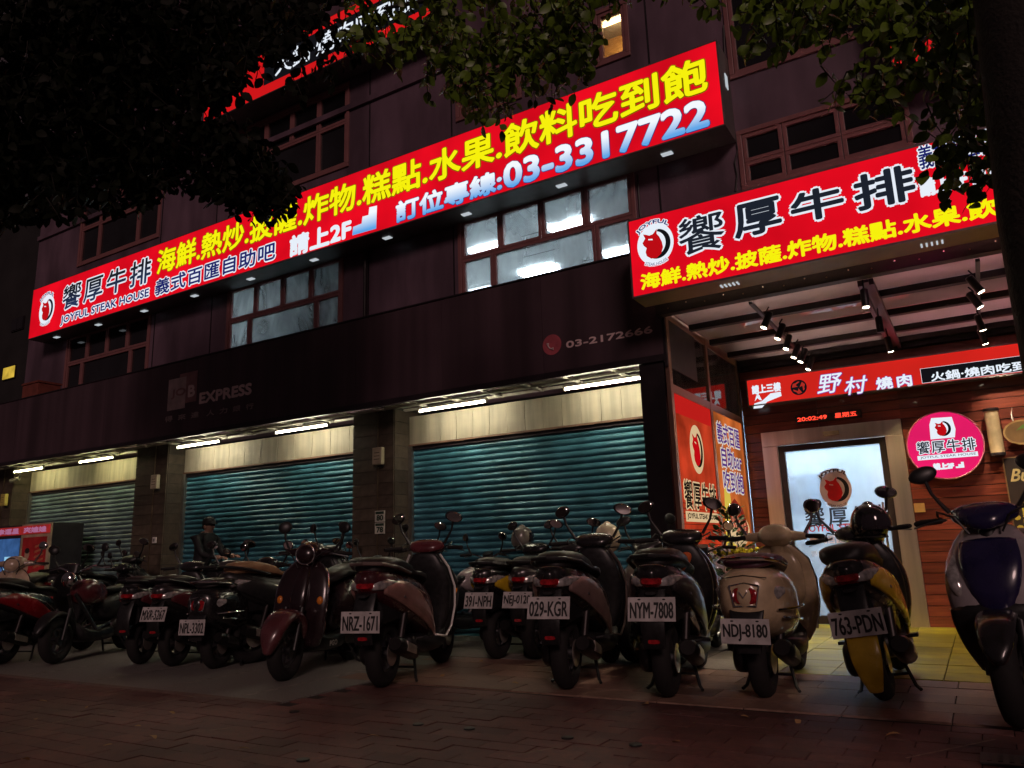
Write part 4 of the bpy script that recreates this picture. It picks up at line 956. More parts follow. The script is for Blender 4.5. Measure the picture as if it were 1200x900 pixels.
def fork(t, m, style):
    cpart('fork', 'fork'+style, lambda: MB().tube([(WB, .075, .235), (WB-.10, .075, .55)], .020, 10).tube([(WB, -.075, .235), (WB-.10, -.075, .55)], .020, 10), BLACK, t)
    cpart('front_fender', 'ffend'+style, lambda: MB().loft([((WB+.03+.275*math.cos(a), 0, .235+.275*math.sin(a)), (0, .078*wd, 0), (.03*math.cos(a), 0, .03*math.sin(a)), 2.2) for a, wd in ((math.radians(20), .4), (math.radians(35), .8), (math.radians(60), 1), (math.radians(90), 1.05), (math.radians(120), 1), (math.radians(150), .85), (math.radians(172), .5))], 14), m, t)
def sport(name, label, loc, yaw, lean=0., body=None, side=None, accent=None, seat=None, tx=None, mir=BLACK, group='scooters parked in front of the shutters', scale=1.06, tailup=0., fend=None, platez=.60, headm=None, orange=False, hug=None, rail=True, mirs=(.24, 1.24), detail=True, lower=None, shield=None, edge=None):
    t = thing(name, label, 'scooter', loc, group=group, rot=(math.radians(lean), 0, math.radians(yaw))); t.scale = (scale, scale*1.13, scale*1.06)
    body = body or BLACK; side = side or body; accent = accent or BLACK; seat = seat or seatM
    wheel(t, -.05); wheel(t, WB); under(t, 'sport'); fork(t, fend or body, 'sport')
    # rear cowl: main shell, lower side panels and tail
    cpart('rear_cowl', 'cowl_sport', lambda: MB().loft([sec(-.40, .72, .80, .035), sec(-.36, .67, .83, .085, 3), sec(-.28, .61, .835, .125, 3), sec(-.12, .53, .82, .165, 3), sec(.08, .46, .79, .185, 3), sec(.28, .40, .76, .185, 3), sec(.46, .33, .70, .175, 3), sec(.58, .28, .60, .15, 3), sec(.64, .27, .45, .10, 2.5)], 22), body, t)
    for s_ in (-1, 1):
        cpart('side_panel', 'sidep%d' % s_, lambda: MB().loft([((-.30, s_*.115, .70), (0, .022, 0), (0, 0, .040), 2.2), ((-.12, s_*.160, .67), (0, .028, 0), (0, 0, .082), 2.2), ((.10, s_*.180, .60), (0, .030, 0), (0, 0, .10), 2.2), ((.30, s_*.183, .51), (0, .026, 0), (0, 0, .085), 2.2), ((.50, s_*.172, .40), (0, .018, 0), (0, 0, .06), 2.2), ((.62, s_*.15, .32), (0, .012, 0), (0, 0, .03), 2)], 14), side, t)
        cpart('tail_light', 'ind%d' % s_, lambda: MB().loft([((-.385, s_*.055, .715), (0, .018, 0), (0, 0, .020), 2), ((-.34, s_*.098, .725), (0, .022, 0), (0, 0, .032), 2.4), ((-.26, s_*.132, .735), (0, .014, 0), (0, 0, .026), 2.4), ((-.18, s_*.152, .742), (0, .008, 0), (0, 0, .008), 2)], 12), clearlens, t)
    cpart('tail_light', 'tail_c', lambda: MB().loft([((-.415, 0, .725), (0, .05, 0), (0, 0, .018), 3), ((-.37, 0, .72), (0, .075, 0), (0, 0, .035), 3)], 14), redlens, t)
    cpart('seat', 'seat_sport', lambda: MB().loft([sec(-.33, .81, .87, .06), sec(-.28, .80, .915, .115, 3), sec(-.10, .80, .925, .15, 3), sec(.10, .78, .885, .155, 3), sec(.20, .77, .825, .155, 3), sec(.40, .75, .81, .145, 3), sec(.56, .71, .79, .115, 3), sec(.63, .68, .75, .07)], 18), seat, t)
    if rail: cpart('grab_rail', 'rail_sport', lambda: MB().tube([(.02, .175, .80), (-.20, .165, .85), (-.36, .11, .875), (-.41, 0, .88), (-.36, -.11, .875), (-.20, -.165, .85), (.02, -.175, .80)], .014, 8), accent, t)
    # tail carrier, mud flap, plate
    cpart('rear_fender', 'rfend_sport', lambda: MB().loft([((-.34, 0, .68), (0, .075, 0), (.03, 0, .02), 3), ((-.39, 0, .58), (0, .075, 0), (.025, 0, .01), 3), ((-.42, 0, .45), (0, .07, 0), (.014, 0, .004), 3), ((-.39, 0, .33), (0, .065, 0), (.010, 0, .003), 3)], 14), BLACK, t)
    cpart('inner_guard', 'iguard', lambda: MB().loft([sec(-.28, .42, .62, .09, 3), sec(-.05, .45, .60, .12, 3), sec(.3, .40, .55, .13, 3)], 12), BLACK, t)
    if hug: cpart('hugger', 'hugger', lambda: MB().loft([((-.40, 0, .10), (0, .035, 0), (.015, 0, .003), 2.4), ((-.445, 0, .20), (0, .062, 0), (.02, 0, .005), 2.4), ((-.45, 0, .30), (0, .078, 0), (.022, 0, .006), 2.4), ((-.42, 0, .40), (0, .078, 0), (.02, 0, .008), 2.4)], 14), hug, t)
    if tx: plate(t, tx, -.418 if platez > .58 else -.452, platez-.055, .28 if platez > .58 else .05)
    # leg shield
    cpart('leg_shield', 'apron_sport', lambda: MB().loft([hsec(.28, .99, .05, .12), hsec(.38, 1.03, .09, .17), hsec(.52, 1.05, .12, .205), hsec(.68, 1.02, .125, .215), hsec(.82, .95, .10, .18), hsec(.92, .89, .06, .12)], 20), shield or body, t)
    if edge:
        for s_ in (-1, 1): cpart('shield_highlight', 'sedge%d' % s_, lambda: MB().tube([(.60, s_*.17, .30), (.80, s_*.185, .27), (.93, s_*.19, .34), (.96, s_*.212, .50), (.94, s_*.220, .66), (.88, s_*.19, .82), (.84, s_*.13, .93)], .0085, 7), edge, t)  # pale tube painting a highlight along the rim of the leg shield
    for s_ in (-1, 1):
        cpart('panel_seam', 'seam%d' % s_, lambda: MB().tube([(-.30, s_*.128, .765), (-.10, s_*.176, .725), (.10, s_*.196, .69), (.30, s_*.196, .63), (.48, s_*.182, .52), (.58, s_*.158, .42)], .0035, 5), STEEL, t)
        cpart('foot_peg', 'peg%d' % s_, lambda: MB().obox((.34, s_*.20, .31), .10, .05, .02).tube([(.30, s_*.12, .30), (.34, s_*.19, .31)], .010, 6), BLACK, t)
    cpart('reflector', 'refl', lambda: MB().loft([((-.412, 0, .37), (0, .035, 0), (0, 0, .014), 4), ((-.420, 0, .37), (0, .033, 0), (0, 0, .012), 4)], 12), redlens, t)
    cpart('plate_lamp', 'plamp', lambda: MB().loft([((-.38, 0, .665), (0, .04, 0), (0, 0, .012), 3), ((-.43, 0, .655), (0, .03, 0), (0, 0, .010), 3)], 10), BLACK, t)
    cpart('badge', 'badge_s', lambda: MB().obox((-.05, -.188, .62), .16, .004, .014, Matrix.Rotation(.22, 3, 'Y')), ALLOY, t)
    if lower: cpart('lower_cover', 'lowcov', lambda: MB().loft([hsec(.23, .99, .06, .14), hsec(.34, 1.03, .10, .185), hsec(.46, 1.055, .125, .21), hsec(.53, 1.06, .126, .212)], 20), lower, t)
    for s_ in (-1, 1): cpart('brake_cable', 'cable%d' % s_, lambda: MB().tube([(.87, s_*.21, 1.0), (.95, s_*.20, 1.03), (1.0, s_*.12, .99), (1.0, s_*.07, .90)], .0055, 6), BLACK, t)
    cpart('inner_shield', 'inner_sport', lambda: MB().loft([hsec(.30, .925, .03, .11), hsec(.40, .935, .05, .155), hsec(.52, .935, .06, .185), hsec(.68, .905, .065, .195), hsec(.82, .86, .05, .165), hsec(.93, .84, .03, .10)], 20), BLACK, t)
    cpart('nose_panel', 'nose_sport', lambda: MB().loft([hsec(.46, 1.14, .03, .03, 2), hsec(.54, 1.145, .04, .075, 2), hsec(.64, 1.14, .045, .11, 2), hsec(.76, 1.095, .045, .13, 2.2), hsec(.86, 1.02, .035, .12, 2.2)], 26), side, t)
    for s_ in (-1, 1):
        cpart('headlight', 'hl%d' % s_, lambda: MB().loft([((1.105, s_*.125, .56), (.03, 0, 0), (0, .02, 0), 2), ((1.115, s_*.155, .64), (.035, 0, 0), (0, .034, 0), 2.2), ((1.085, s_*.165, .73), (.03, 0, 0), (0, .028, 0), 2.2), ((1.03, s_*.155, .80), (.015, 0, 0), (0, .008, 0), 2)], 14), clearlens, t)
        if orange: cpart('indicator', 'oi%d' % s_, lambda: MB().ell((1.0, s_*.21, .62), .03, .012, .025, 10, 6), orlens, t)
    cpart('handlebar_cowl', 'hcowl_sport', lambda: MB().loft([((.82, 0, .98), (0, .10, 0), (0, 0, .035), 2.6), ((.88, 0, 1.0), (0, .15, 0), (0, 0, .055), 2.6), ((.95, 0, .99), (0, .13, 0), (0, 0, .065), 2.4), ((1.02, 0, .96), (0, .07, 0), (0, 0, .045), 2.2)], 18), headm or body, t)
    cpart('steering_column', 'scol', lambda: MB().tube([(.96, 0, .84), (.91, 0, .97)], .045, 12), BLACK, t)
    bars(t, .86, .985)
    for s_ in (-1, 1): mirror(t, s_, (.90, s_*.15, 1.02), (.88, s_*mirs[0], mirs[1]), .074, .046, m=mir)
    return t
def retro(name, label, loc, yaw, lean=0., body=None, seat=None, trim=CHROME, tx=None, group='scooters parked in front of the shutters', scale=1.06, dark=False, mcol=CHROME, logo=None, col2=None, fend=None):
    t = thing(name, label, 'scooter', loc, group=group, rot=(math.radians(lean), 0, math.radians(yaw))); t.scale = (scale, scale*1.10, scale*1.05)
    seat = seat or seatM; col2 = col2 or body
    wheel(t, 0, .225); wheel(t, WB, .225); under(t, 'retro')
    cpart('fork', 'fork_r', lambda: MB().tube([(WB, .07, .225), (WB-.10, .07, .55)], .020, 10).tube([(WB, -.07, .225), (WB-.10, -.07, .55)], .020, 10), BLACK, t)
    cpart('front_fender', 'ffend_r', lambda: MB().loft([((WB+.03+.235*math.cos(a), 0, .26+.235*math.sin(a)), (0, .10*wd, 0), (.055*math.cos(a), 0, .055*math.sin(a)), 2.2) for a, wd in ((math.radians(-5), .35), (math.radians(15), .75), (math.radians(40), 1), (math.radians(75), 1.1), (math.radians(110), 1.1), (math.radians(145), 1), (math.radians(170), .6))], 16), fend or body, t)
    cpart('rear_cowl', 'cowl_r', lambda: MB().loft([sec(-.36, .56, .70, .05, 2.2), sec(-.33, .49, .76, .12, 2.4), sec(-.24, .43, .80, .175, 2.5), sec(-.06, .36, .81, .215, 2.5), sec(.12, .33, .80, .22, 2.5), sec(.30, .31, .77, .205, 2.5), sec(.46, .30, .72, .17, 2.5), sec(.57, .28, .62, .13, 2.5)], 24), body, t)
    for s_ in (-1, 1):
        cpart('side_trim', 'strim%d' % s_, lambda: MB().tube([(-.22, s_*.19, .50), (-.05, s_*.225, .48), (.15, s_*.232, .46), (.34, s_*.20, .44)], .008, 6), trim, t)
        cpart('indicator', 'rind%d' % s_, lambda: MB().loft([((-.30, s_*.125, .635), (0, .012, 0), (0, 0, .02), 2), ((-.25, s_*.17, .645), (0, .015, 0), (0, 0, .040), 2.2), ((-.19, s_*.198, .655), (0, .008, 0), (0, 0, .02), 2)], 12), clearlens, t)
    tl = cpart('tail_light', 'tl_r', lambda: MB().loft([((-.375, 0, .63), (0, .055, 0), (0, 0, .045), 3), ((-.34, 0, .63), (0, .082, 0), (0, 0, .065), 3)], 16), redlens, t)
    cpart('tail_light_rim', 'tlr_r', lambda: MB().tube([(-.352, -.085, .69), (-.356, 0, .705), (-.352, .085, .69), (-.362, .062, .57), (-.362, -.062, .57), (-.352, -.085, .69)], .007, 6), trim, tl)
    cpart('seat', 'seat_r', lambda: MB().loft([sec(-.27, .79, .83, .08), sec(-.22, .79, .87, .14, 2.8), sec(-.05, .80, .885, .165, 2.8), sec(.14, .79, .87, .165, 2.8), sec(.24, .785, .85, .16, 2.8), sec(.42, .76, .84, .14, 2.8), sec(.54, .72, .81, .10, 2.6), sec(.60, .70, .77, .05)], 18), seat, t)
    cpart('grab_rail', 'rail_r', lambda: MB().tube([(.10, .175, .80), (-.15, .18, .83), (-.31, .12, .85), (-.36, 0, .855), (-.31, -.12, .85), (-.15, -.18, .83), (.10, -.175, .80)], .011, 8), trim, t)
    cpart('rear_fender', 'rfend_r', lambda: MB().loft([((-.33, 0, .55), (0, .10, 0), (.03, 0, .02), 3), ((-.37, 0, .46), (0, .09, 0), (.02, 0, .01), 3), ((-.36, 0, .30), (0, .07, 0), (.010, 0, .003), 3)], 14), BLACK, t)
    if tx: plate(t, tx, -.425, .43, .08)
    for s_ in (-1, 1):
        cpart('bumper_rail', 'brail%d' % s_, lambda: MB().tube([(-.27, s_*.165, .545), (-.20, s_*.215, .548), (-.10, s_*.250, .55), (.02, s_*.262, .55), (.14, s_*.252, .548), (.20, s_*.23, .545)], .007, 6), trim, t)
        cpart('brake_cable', 'rcable%d' % s_, lambda: MB().tube([(.90, s_*.22, 1.0), (.98, s_*.20, 1.02), (1.02, s_*.10, .95), (1.0, s_*.06, .86)], .005, 6), BLACK, t)
    cpart('tail_emblem', 'temb', lambda: MB().tube([(-.392, .022, .655), (-.397, 0, .622), (-.392, -.022, .655)], .0035, 6), ALLOY, t)
    cpart('cowl_seam', 'cseam', lambda: MB().tube([(-.33, .13, .735), (-.345, .0, .752), (-.33, -.13, .735)], .003, 5), BLACK, t)
    sh = cpart('leg_shield', 'apron_r', lambda: MB().loft([hsec(.24, .97, .05, .15, 3), hsec(.34, 1.01, .035, .20, 3), hsec(.50, 1.04, .035, .225, 3), hsec(.68, 1.01, .035, .225, 3), hsec(.82, .965, .035, .19, 3), hsec(.90, .93, .03, .12, 2.6), hsec(.94, .91, .02, .06, 2)], 22), body, t)
    cpart('shield_trim', 'strim_r', lambda: MB().tube([(1.0, .20, .32), (1.04, .228, .50), (1.01, .228, .68), (.965, .195, .82), (.93, .12, .905), (.91, 0, .945), (.93, -.12, .905), (.965, -.195, .82), (1.01, -.228, .68), (1.04, -.228, .50), (1.0, -.20, .32)], .008, 6), trim, sh)
    cpart('horn_cover', 'hcover_r', lambda: MB().loft([hsec(.42, 1.075, .02, .03, 2.4), hsec(.60, 1.08, .035, .07, 2.4), hsec(.78, 1.02, .03, .06, 2.4), hsec(.88, .97, .02, .035, 2)], 14), col2, sh)
    for s_ in (-1, 1): cpart('indicator', 'fri%d' % s_, lambda: MB().ell((1.05, s_*.175, .60), .02, .028, .035, 12, 7), orlens, sh)
    cpart('glove_box', 'glove_r', lambda: MB().loft([hsec(.50, .955, .03, .13, 3), hsec(.60, .945, .05, .16, 3), hsec(.78, .915, .045, .15, 3), hsec(.86, .90, .02, .10, 3)], 16), body if not dark else BLACK, t)
    hc = cpart('handlebar_cowl', 'hcowl_r', lambda: MB().loft([((.80, 0, .985), (0, .09, 0), (0, 0, .03), 2.6), ((.85, 0, .995), (0, .115, 0), (0, 0, .075), 2.4), ((.93, 0, .99), (0, .11, 0), (0, 0, .09), 2.2), ((.985, 0, .975), (0, .095, 0), (0, 0, .085), 2), ((1.0, 0, .972), (0, .085, 0), (0, 0, .078), 2)], 20), body, t)
    cpart('handlebar_sleeve', 'hsl_r', lambda: MB().tube([(.89, -.21, .985), (.90, -.1, .99), (.90, .1, .99), (.89, .21, .985)], [.026, .04, .04, .026], 12), body, t)
    cpart('headlight', 'hl_r', lambda: MB().ell((1.0, 0, .972), .022, .076, .070, 18, 10), clearlens, hc)
    cpart('headlight_rim', 'hlr_r', lambda: MB().torus((0, 0, 0), .082, .008, 28, 8, ax='z'), trim, hc, loc=(1.003, 0, .972), rot=(0, math.pi/2, 0))
    cpart('steering_column', 'scol_r', lambda: MB().tube([(.945, 0, .84), (.90, 0, .95)], .05, 12), body, t)
    bars(t, .885, .985, .33)
    for s_ in (-1, 1): mirror(t, s_, (.885, s_*.20, 1.0), (.86, s_*.27, 1.20), .058, .052, m=mcol if not dark else BLACK)
    if logo:
        pl = Plane((0, .162, 0), (-1, 0, 0), (0, 0, 1)); text(pl, logo, (-.80, .215, -.66, .255), pm('logo_silver', (.5, .45, .45), .4, metal=.6), t, .002, bold=.003)
    return t
def naked(name, label, loc, yaw, lean=0., tank=None, tx=None, group='scooters parked in front of the shutters', scale=1.04):
    """small motorcycle-like scooter with open frame and round lamp"""
    t = thing(name, label, 'scooter', loc, group=group, rot=(math.radians(lean), 0, math.radians(yaw))); t.scale = (scale,)*3
    wheel(t, 0); wheel(t, WB); under(t, 'naked'); fork(t, BLACK, 'naked')
    cpart('tank', 'tank_n', lambda: MB().loft([sec(.50, .62, .72, .07), sec(.58, .58, .80, .12), sec(.75, .56, .86, .14), sec(.90, .60, .84, .11), sec(.97, .68, .80, .05)], 18), tank or BLACK, t)
    cpart('seat', 'seat_n', lambda: MB().loft([sec(-.30, .72, .78, .06), sec(-.2, .71, .80, .12, 3), sec(.1, .69, .77, .13, 3), sec(.4, .68, .75, .11, 3), sec(.54, .70, .76, .07)], 16), seatM, t)
    cpart('rear_cowl', 'cowl_n', lambda: MB().loft([sec(-.36, .62, .70, .04), sec(-.25, .56, .72, .10), sec(.1, .42, .70, .14), sec(.4, .36, .68, .13), sec(.55, .40, .62, .08)], 16), BLACK, t)
    cpart('tail_light', 'tl_n', lambda: MB().ell((-.37, 0, .66), .02, .05, .03), redlens, t)
    cpart('frame', 'frame_n', lambda: MB().tube([(.45, .09, .35), (.75, .12, .30), (1.02, .04, .70)], .02, 8).tube([(.45, -.09, .35), (.75, -.12, .30), (1.02, -.04, .70)], .02, 8), ALLOY, t)
    cpart('headlight', 'hl_n', lambda: MB().ell((1.08, 0, .86), .06, .085, .085, 18, 10), CHROME, t)
    cpart('instrument', 'ins_n', lambda: MB().loft([((1.0, 0, .93), (0, .06, 0), (.05, 0, .0), 3), ((.99, 0, 1.0), (0, .07, 0), (.04, 0, .02), 3)], 14), BLACK, t)
    cpart('handlebar', 'hb_n', lambda: MB().tube([(.90, -.36, .97), (.96, -.2, .99), (1.0, 0, .92), (.96, .2, .99), (.90, .36, .97)], .012, 8), CHROME, t)
    bars(t, .95, .985, .36)
    if tx: plate(t, tx, -.40, .48, .25)
    for s_ in (-1, 1): mirror(t, s_, (.95, s_*.24, 1.0), (.93, s_*.30, 1.19), .055, .05)
    return t
def gp(px, py): p = atZ(px, py); return Vector((p.x, p.y, .002))
SC = 1.06
maroon = paint('maroon', (.11, .022, .028)); maroonL = paint('light_maroon', (.30, .14, .13), .3, .3); black_ = paint('gloss_black', (.012, .011, .012)); greyP = paint('warm_grey', (.19, .14, .125), .3, .4)
cream = paint('cream', (.62, .48, .30)); yellow = paint('yellow', (.62, .40, .02)); whiteP = paint('white', (.36, .30, .30)); blueP = paint('deep_blue', (.014, .011, .055)); darkgrey = paint('dark_grey', (.04, .035, .037), .3, .4); redP = paint('red', (.30, .008, .015))
sport('scooter', 'grey black scooter with plate 029-KGR in front of the right shutter', gp(668, 806), 100, 0, body=black_, side=paint('rose_grey', (.34, .22, .20), .3, .3), edge=greyP, tx='029-KGR', platez=.615, fend=greyP)
sport('scooter', 'all black scooter with plate NYM-7808 and an orange cloth on its side', gp(786, 815), 99, 0, body=black_, side=darkgrey, tx='NYM-7808', platez=.615)
retro('scooter', 'cream scooter with big red tail lamp and plate NDJ-8180', gp(898, 816), 92, 0, body=cream, seat=seatMar, tx='NDJ-8180')
sport('scooter', 'black and yellow leaning scooter with plate 763-PDN by the door', gp(1040, 819), 91, -8, body=black_, side=yellow, tx='763-PDN', hug=yellow, platez=.53, rail=False)
sport('scooter', 'blue and white scooter facing the street at the right edge', gp(1200, 852)+Vector((.16, WB*SC, 0)), -97, 3, body=paint('dull_silver', (.34, .30, .31)), side=blueP, headm=blueP, scale=1.12, fend=black_, lower=BLACK)
sport('scooter', 'maroon scooter with plate NRZ-1671 and light side panels', gp(452, 804), 106, 0, body=paint('deep_maroon', (.055, .012, .016)), side=paint('rose_metal', (.42, .23, .20), .3, .3), tx='NRZ-1671', platez=.54, headm=maroon, shield=BLACK, edge=WHITEP, accent=greyP, orange=True, fend=BLACK)
retro('scooter', 'dark maroon round lamp scooter facing the street beside plate NRZ-1671', gp(333, 797)+Vector((-.38, 1.25, 0)), -73, -2, body=paint('dark_plum', (.018, .008, .010)), fend=paint('plum_fender', (.10, .030, .034)), dark=True, logo='PGO', mcol=BLACK)
sport('scooter', 'black scooter with yellow edging between two rows by the right shutter', Vector((atY(566, 698, 6.6).x, 6.9, 0)), 94, 0, body=black_, side=yellow, tx='391-NPH', platez=.60, scale=1.02)
sport('scooter', 'dark scooter with white flank and plate NEJ-0120 by the right shutter', Vector((atY(612, 696, 6.7).x, 7.0, 0)), 92, 0, body=darkgrey, side=whiteP, tx='NEJ-0120', platez=.60, scale=1.02)
naked('scooter', 'scooter with bright metal bars behind the yellow edged one', Vector((-5.5, 7.2, 0)), 80, 0, tank=whiteP)
sport('scooter', 'black scooter with silver nose behind plate 029-KGR', Vector((-2.72, 8.25, 0)), -100, 0, body=darkgrey, side=greyP, scale=1.0)
naked('scooter', 'open framed black scooter behind plate NYM-7808', Vector((-2.5, 7.0, 0)), 92, 0)
retro('scooter', 'black scooter with long flat seat left of the dark maroon one', gp(253, 783), 106, 0, body=black_, tx='NPL-3302', dark=True, mcol=BLACK, scale=.95)
sport('scooter', 'maroon black scooter with plate MXR-5267 in the left part of the row', gp(207, 780), 106, 0, body=darkgrey, side=maroon, tx='MXR-5267', scale=.94)
naked('scooter', 'dark open framed scooter facing the street left of plate MXR-5267', gp(66, 778)+Vector((-.55, 1.15, 0)), -65, 2, tank=maroon)
sport('scooter', 'black scooter with maroon tail between the kiosks and plate MXR-5267', Vector((-7.9, 5.35, 0)), 112, 0, body=black_, side=maroon, scale=.94)
sport('scooter', 'red and black scooter at the left edge', gp(5, 778), 110, 0, body=black_, side=redP, rail=True, scale=.96)
retro('scooter', 'scooter with beige front fender cut by the left edge', gp(5, 762)+Vector((-.9, .9, 0)), -50, 0, body=paint('beige', (.45, .33, .24)))
naked('scooter', 'chrome lamp scooter near the left shutter', Vector((-10.6, 7.2, 0)), 85, 0)
sport('scooter', 'black scooter near the second pillar', Vector((-9.9, 7.0, 0)), 92, 0, scale=.9)
sport('scooter', 'black scooter behind the left end of the bay lines, tail to the street', Vector((-11.7, 6.7, 0)), 96, 0, side=darkgrey)
retro('scooter', 'black round lamp scooter in front of the left pillar', Vector((-11.2, 6.4, 0)), 98, 0, body=black_, dark=True, mcol=BLACK, scale=.94)
naked('scooter', 'black open framed scooter between the left pillar and the kiosks', Vector((-12.8, 7.0, 0)), 90, 0)
sport('scooter', 'dark scooter with a grey flank behind plate NPL-3302', Vector((-7.0, 6.3, 0)), 96, 0, side=greyP, scale=.94)
retro('scooter', 'black scooter with tall mirrors right of the standing person', Vector((-7.5, 6.9, 0)), 84, 0, body=black_, dark=True, mcol=BLACK, scale=.95)
naked('scooter', 'black scooter with round mirror in front of the middle shutter', Vector((-7.0, 7.0, 0)), 88, 0, tank=maroon)
sport('scooter', 'black scooter with red white handlebar cover before the numbered pillar', Vector((-6.2, 7.1, 0)), 90, 0, side=maroonL, headm=maroonL)
sport('scooter', 'tan saddled dark scooter behind the dark maroon one', Vector((-6.7, 5.8, 0)), 82, 0, seat=pm('tan_seat', (.25, .14, .07), .5))

# ---- helmets and things left on the scooters
def helmet(loc, rz, col, label, peak=True, tilt=0., s=1.):
    t = thing('helmet', label, 'helmet', loc, group='helmets left on the scooters', rot=(0, tilt, rz)); t.scale = (s,)*3
    part('shell', MB().loft([((-.01, 0, -.11), (.10, 0, 0), (0, .095, 0), 2.2), ((-.01, 0, -.07), (.125, 0, 0), (0, .115, 0), 2.2), ((0, 0, .0), (.135, 0, 0), (0, .12, 0), 2.1), ((0, 0, .06), (.118, 0, 0), (0, .108, 0), 2), ((0, 0, .10), (.085, 0, 0), (0, .08, 0), 2), ((0, 0, .122), (.04, 0, 0), (0, .04, 0), 2)], 22), col, t, True)
    part('visor', MB().loft([((.035, 0, -.06), (.108, 0, 0), (0, .116, 0), 2.2), ((.04, 0, .0), (.108, 0, 0), (0, .118, 0), 2.2), ((.035, 0, .045), (.098, 0, 0), (0, .108, 0), 2.2)], 22), pm('smoked_visor', (.02, .015, .02), .05, coat=1), t, True)
    part('rim', MB().tube([(.11*math.cos(a), .10*math.sin(a), -.112) for a in [2*math.pi*k/20 for k in range(21)]], .008, 6), BLACK, t, True)
    part('strap', MB().tube([(.02, .095, -.10), (.04, .05, -.19), (.03, .0, -.21), (.04, -.05, -.19), (.02, -.095, -.10)], .006, 6), BLACK, t, True)
    return t
def px3(px, py, Y): return tuple(atY(px, py, Y))
helmet(px3(1019, 611, 6.86), math.radians(-35), paint('helmet_black', (.012, .01, .012), .08), 'glossy black helmet hung on the black and yellow scooter', s=1.12)
helmet(px3(612, 629, 8.05), math.radians(60), paint('helmet_grey', (.22, .20, .17), .2), 'grey helmet on the scooter with plate NEJ-0120')
helmet(px3(712, 628, 7.2), math.radians(150), paint('helmet_cream', (.62, .56, .38), .2), 'cream helmet top behind the bars of plate 029-KGR')
helmet(px3(778, 640, 7.9), math.radians(150), whiteP, 'white helmet behind the scooter with plate NYM-7808', s=.8)
# bulging jacket hung on the bars of the yellow scooter: rider's cape over the bars
def cloth(name, label, cat, loc, m, rx, ry, rz, seed, rot=None):
    rnd = np.random.RandomState(seed); mb = MB().ell((0, 0, 0), rx, ry, rz, 20, 14); v = np.array(mb.v)
    for _ in range(7):
        d = rnd.randn(3); d /= np.linalg.norm(d); f = 20+rnd.rand()*30; v += .010*np.sin((v@d)*f+rnd.rand()*6)[:, None]*v/np.linalg.norm(v, axis=1)[:, None]
    mb.v = [tuple(p) for p in v]; return solo(name, mb, m, label, cat, loc, smooth=True, rot=rot or (0, 0, .3))
cloth('cloth', 'bright orange cloth tucked on the flank of plate NYM-7808', 'cloth', px3(799, 660, 5.75), pm('orange_cloth', (.62, .13, .03), .8, bump=.4, scale=20), .045, .04, .075, 3, rot=(.3, .5, .3))
cloth('rain_cape', 'black rain cape bunched over the bars of the black yellow scooter', 'rain cape', px3(1003, 652, 6.75), pm('cape_black', (.02, .016, .016), .35, bump=.3, scale=10), .14, .17, .12, 5)

